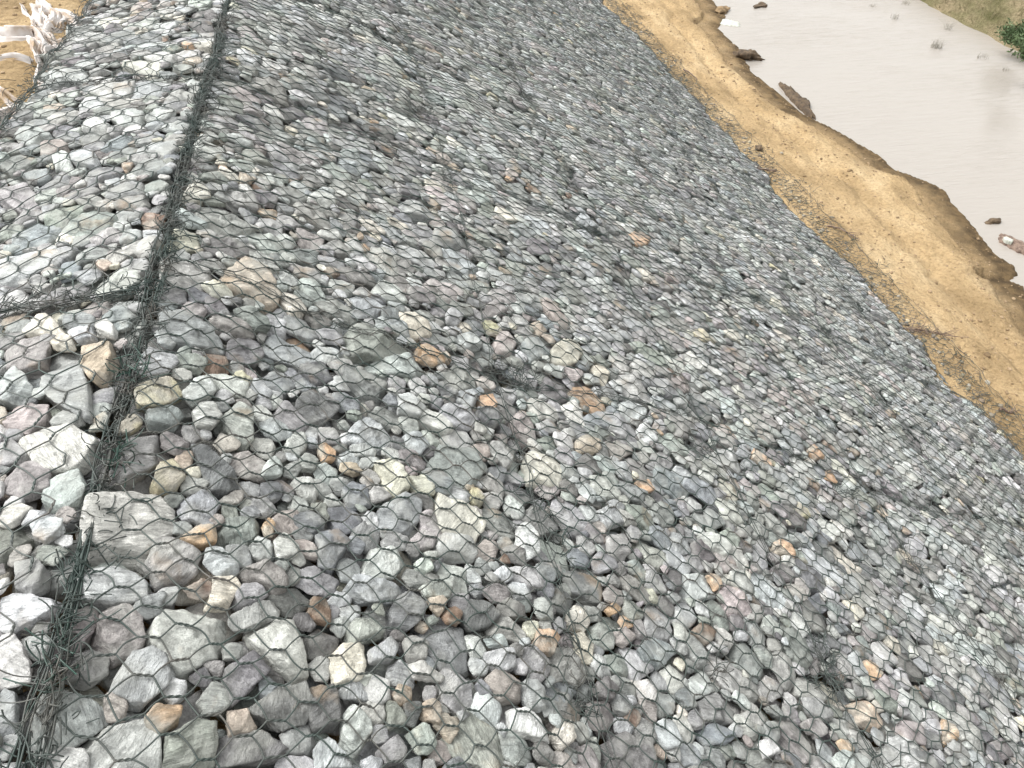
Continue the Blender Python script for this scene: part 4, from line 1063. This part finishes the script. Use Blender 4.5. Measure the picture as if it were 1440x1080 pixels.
def slab(pts, th, mt, name, label, cat, z0=0.0, tilt=0.05, seed=0):
    """a broken crust of earth: thick irregular plate from its shore outline"""
    Q = np.array([atw(x, y, z0)[:2] for x, y in pts]); c = Q.mean(0)
    n = 96; k = len(Q); s = np.linspace(0, k, n, endpoint=False); i = s.astype(int); f = (s-i)[:, None]
    E = Q[i]*(1-f)+Q[(i+1) % k]*f; r = np.random.default_rng(seed)
    E = c+(E-c)*(1+.10*np.sin(np.arange(n)*.9+r.uniform(0, 6))[:, None]*r.uniform(.2, 1, (n, 1)))
    rings = []
    for q, zz in ((1.0, -.04), (1.0, 0), (.93, th*.8), (.7, th), (.35, th*1.15)):
        z = np.full(n, zz)+ (r.normal(0, th*.10, n) if zz > 0 else 0)
        rings.append(np.concatenate([c+(E-c)*q, z[:, None]], 1))
    V = np.concatenate(rings+[np.array([[c[0], c[1], th*1.1]])]); V[:, 2] += ZW+z0
    Fc = []
    for a in range(4):
        for j in range(n):
            Fc.append((a*n+j, a*n+(j+1) % n, (a+1)*n+(j+1) % n)); Fc.append((a*n+j, (a+1)*n+(j+1) % n, (a+1)*n+j))
    for j in range(n): Fc.append((4*n+j, 4*n+(j+1) % n, 5*n))
    org = np.array([c[0], c[1], ZW])
    o = make_mesh(name, V-org, np.array(Fc), mt, loc=org); tag(o, label, cat); return o
slab([(1094, 118), (1102, 122), (1112, 126), (1128, 142), (1138, 146), (1141, 160), (1146, 168), (1138, 166), (1126, 156), (1112, 142), (1104, 132)], .07, M_MUD, 'earth_crust',
     'reddish brown crust broken off along the waterline, pointed at its upper end', 'earth crust', seed=4)
slab([(1405, 330), (1420, 334), (1444, 346), (1460, 358), (1450, 362), (1432, 356), (1414, 346), (1404, 340)], .04, M_WOOD, 'driftwood', 'weathered driftwood plank at the waterline by the right edge', 'driftwood', seed=6)
slab([(1411, 334), (1415, 333), (1425, 338), (1423, 341), (1414, 338)], .012, M_FOAM, 'plastic_scrap', 'small white scrap lying beside the driftwood', 'litter', z0=.07, seed=9)
slab([(1008, 26), (1024, 28), (1040, 32), (1040, 38), (1026, 37), (1010, 34)], .02, M_FOAM, 'plastic_scrap', 'white scrap floating beside the far end of the near shore', 'litter', z0=.0, seed=11)

def stick(name, p, q, r0, mt, label, cat, twigs=8, seed=1, spread=.12):
    r = np.random.default_rng(seed); p = np.array(p); q = np.array(q); b = Bag()
    s = np.linspace(0, 1, 14)[:, None]; P = p*(1-s)+q*s; P = P+.012*np.cumsum(r.normal(0, .5, (14, 3)), 0)*np.array([1, 1, .4]); P[:, 2] += .02*np.sin(s[:, 0]*3.1)
    b.add(*tubes(P[None], np.linspace(r0, r0*.45, 14)[None], 7))
    for i in range(twigs):
        a = P[r.integers(3, 14)]; d = (q-p)/np.linalg.norm(q-p)+r.normal(0, .6, 3); d[2] = abs(d[2])*.3; d /= np.linalg.norm(d)
        T = a+d*np.linspace(0, spread*r.uniform(.5, 1.5), 6)[:, None]+np.cumsum(r.normal(0, .004, (6, 3)), 0)
        b.add(*tubes(T[None], np.linspace(r0*.45, r0*.15, 6)[None], 5))
    org = p; o = b.build(name, mt, origin=org); o.location = org; tag(o, label, cat); return o
def ats(x, y, dz=.02):
    p = on_plane(x, y, ZT-.05)
    for _ in range(6): p = on_plane(x, y, float(ground_z(p[0], p[1]))+dz)
    return p
stick('branch', ats(1262, 462), ats(1338, 474), .009, M_WOOD, 'dry branching twig lying from the mesh edge onto the sand', 'branch', 40, 2, .13)
stick('branch', ats(1052, 238), ats(1088, 240), .016, M_WOOD, 'short dark stick poking out of the frayed mesh edge high up', 'branch', 7, 4)
stick('branch', ats(1164, 318), ats(1202, 334), .012, M_WOOD, 'thin stick on the sand just off the mesh edge in the middle', 'branch', 5, 6)
stick('branch', ats(1405, 576), ats(1424, 578), .014, M_WOOD, 'short reddish stick near the mesh edge at the right edge', 'branch', 3, 7)
stick('branch', ats(962, 97), ats(978, 110), .014, M_WOOD, 'straight dark stick on the sand at the upper end', 'branch', 2, 8)
p = ats(1067, 208); blob('mud_clod', p, (.06, .07, .04), M_MUD, 'dark clod on the dry sand beside the upper mesh edge', 'mud clod', 21)
for i, (x, y, lab) in enumerate([(1194, 240, 'small earth lump on open sand, upper middle'), (1131, 248, 'small earth lump on sand beside the mesh, upper middle'), (1348, 501, 'round pebble-like lump on sand above the right mesh edge'),
                                 (1388, 500, 'small lump in the sand rut near the right edge'), (1017, 95, 'small lump on the sand slope near the top')]):
    blob('sand_lump', ats(x, y, .0), (.035, .03, .02), M_MUDL, lab, 'earth lump', 30+i, group='earth lumps on the sand', sub=3)

# crumbs of earth and gravel strewn over the sand, beyond counting
crb = Bag(); r = np.random.default_rng(303); V0, F0 = ICO[2]
for i in range(2600):
    if i < 2200:
        y = r.uniform(2.5, 18); sx_ = float(shore(y)); x = XT+.3+(sx_-XT-.35)*r.random()**1.0
    else: x = LS-CW-.05-abs(r.normal(0, .5)); y = r.uniform(1.8, 7)
    if vnoise(np.array([x*2.2]), np.array([y*1.6]), 55)[0] < r.uniform(-.5, .35): continue
    z = float(ground_z(np.array([x]), np.array([y]))[0]); sz = r.uniform(.004, .017)*(1.4 if r.random() < .06 else 1)
    P = V0*np.array([sz*r.uniform(.8, 1.4), sz*r.uniform(.8, 1.4), sz*.7])*(1+.22*np.sin(V0@r.normal(0, 3, 3)+r.uniform(0, 6)))[:, None]
    crb.add(P+np.array([x, y, z+sz*.15]), F0)
o = crb.build('sand_crumbs', flat_mat('earth_crumbs', (.18, .12, .065), .95, (.36, .26, .16), 5)); tag(o, 'small crumbs of earth and gravel strewn over the sand', 'gravel', kind='stuff')

# grass tufts standing in the shallows
M_REED = flat_mat('dry_reed', (.24, .22, .18), .9, (.40, .37, .32), 20)
M_GRASS = flat_mat('green_leaf', (.055, .095, .035), .7, (.10, .145, .06), 6)
M_DRY = flat_mat('dry_grass', (.20, .17, .09), .9, (.30, .25, .15), 6)
def tuft(c, n, h, sp, seed, mt, r0=.003):
    r = np.random.default_rng(seed); a = r.uniform(0, 6.28, n); q = r.uniform(0, 1, n)**.6*sp*.5
    P0 = np.stack([np.cos(a)*q, np.sin(a)*q, np.zeros(n)], -1)
    hh = h*r.uniform(.4, 1, n); ln = r.normal(0, .35, (n, 2))*hh[:, None]
    s = np.linspace(0, 1, 5)
    P = P0[:, None, :]+np.stack([ln[:, :1]*s**1.7, ln[:, 1:]*s**1.7, hh[:, None]*s], -1)
    return tubes(P, np.linspace(r0, r0*.3, 5)[None]*np.ones((n, 1)), 3)
for i, (x, y, n, h, sp, lab) in enumerate([(1316, 68, 60, .20, .22, 'densest tuft of dry reeds standing in the water'), (1332, 42, 22, .22, .16, 'sparse upright reeds above the densest tuft'),
                                      (1380, 82, 26, .12, .24, 'low faint reed tuft nearest the far bank'), (1256, 27, 24, .14, .2, 'reed tuft out in the water near the top, left one'), (1272, 6, 24, .12, .24, 'reed tuft at the very top of the water'),
                                      (1226, 10, 14, .10, .16, 'faint reed tuft at the top, farthest left of all'), (1412, 100, 16, .10, .14, 'small reed tuft near the right edge of the water')]):
    c = atw(x, y, -.01); b = Bag(); b.add(*tuft(c, n, h, sp, 50+i, M_REED, .0035)); o = b.build('reed_tuft', M_REED); o.location = c
    tag(o, lab, 'reed tuft', 'reed tufts in the shallow water')
# far bank grass (uncountable) and the green shrub
r = np.random.default_rng(77); b = Bag()
yy = r.uniform(3, 26, 5200); ff = np.abs(r.normal(.35, .42, 5200)); xx = FARX+ff
zz = ground_z(xx, yy); okk = zz > ZW+.02
n = okk.sum(); P0 = np.stack([xx, yy, zz], -1)[okk]; hh = r.uniform(.04, .15, n); ln = r.normal(0, .5, (n, 2))*hh[:, None]; s = np.linspace(0, 1, 4)
P = P0[:, None, :]+np.stack([ln[:, :1]*s**1.5, ln[:, 1:]*s**1.5, hh[:, None]*s], -1)
b.add(*tubes(P, np.linspace(.006, .0015, 4)[None]*np.ones((n, 1)), 3))
o = b.build('bank_grass', M_DRY); tag(o, 'short dry grass along the far bank', 'grass', kind='stuff')
def shrub(c, rad, n, seed, label):
    r = np.random.default_rng(seed); root = empty('shrub', c); tag(root, label, 'shrub', 'green shrubs on the far bank')
    st = Bag(); lf_v = []; 
    tips = []
    for i in range(26):
        d = r.normal(0, 1, 3); d[2] = abs(d[2])+.5; d /= np.linalg.norm(d); L_ = rad*r.uniform(.6, 1.1)
        T = d*np.linspace(0, L_, 6)[:, None]+np.cumsum(r.normal(0, .008, (6, 3)), 0); T[0] = 0; tips.append(T)
        st.add(*tubes(T[None], np.linspace(.008, .002, 6)[None], 4))
    st.build('stem', M_WOOD, root)
    V = []
    for i in range(n):
        T = tips[r.integers(len(tips))]; p = T[r.integers(2, 6)]+r.normal(0, rad*.12, 3); p[2] = max(p[2], .02)
        a = r.normal(0, 1, 3); a /= np.linalg.norm(a); b_ = np.cross(a, r.normal(0, 1, 3)); b_ /= np.linalg.norm(b_)
        l, w_ = r.uniform(.03, .055), r.uniform(.010, .018)
        V += [p-a*l, p+b_*w_, p+a*l, p-b_*w_]
    make_mesh('foliage', np.array(V), np.arange(len(V)).reshape(-1, 4), M_GRASS, root, smooth=False)
def atf(x, y):
    p = on_plane(x, y, ZW+.2)
    for _ in range(6): p = on_plane(x, y, float(ground_z(p[0], p[1])))
    return p
shrub(atf(1428, 62), .42, 1500, 5, 'bright green leafy shrub on the far bank at the right edge')
shrub(atf(1448, 84), .34, 900, 9, 'darker low green shrub cut by the right edge of the picture')
print('DONE')
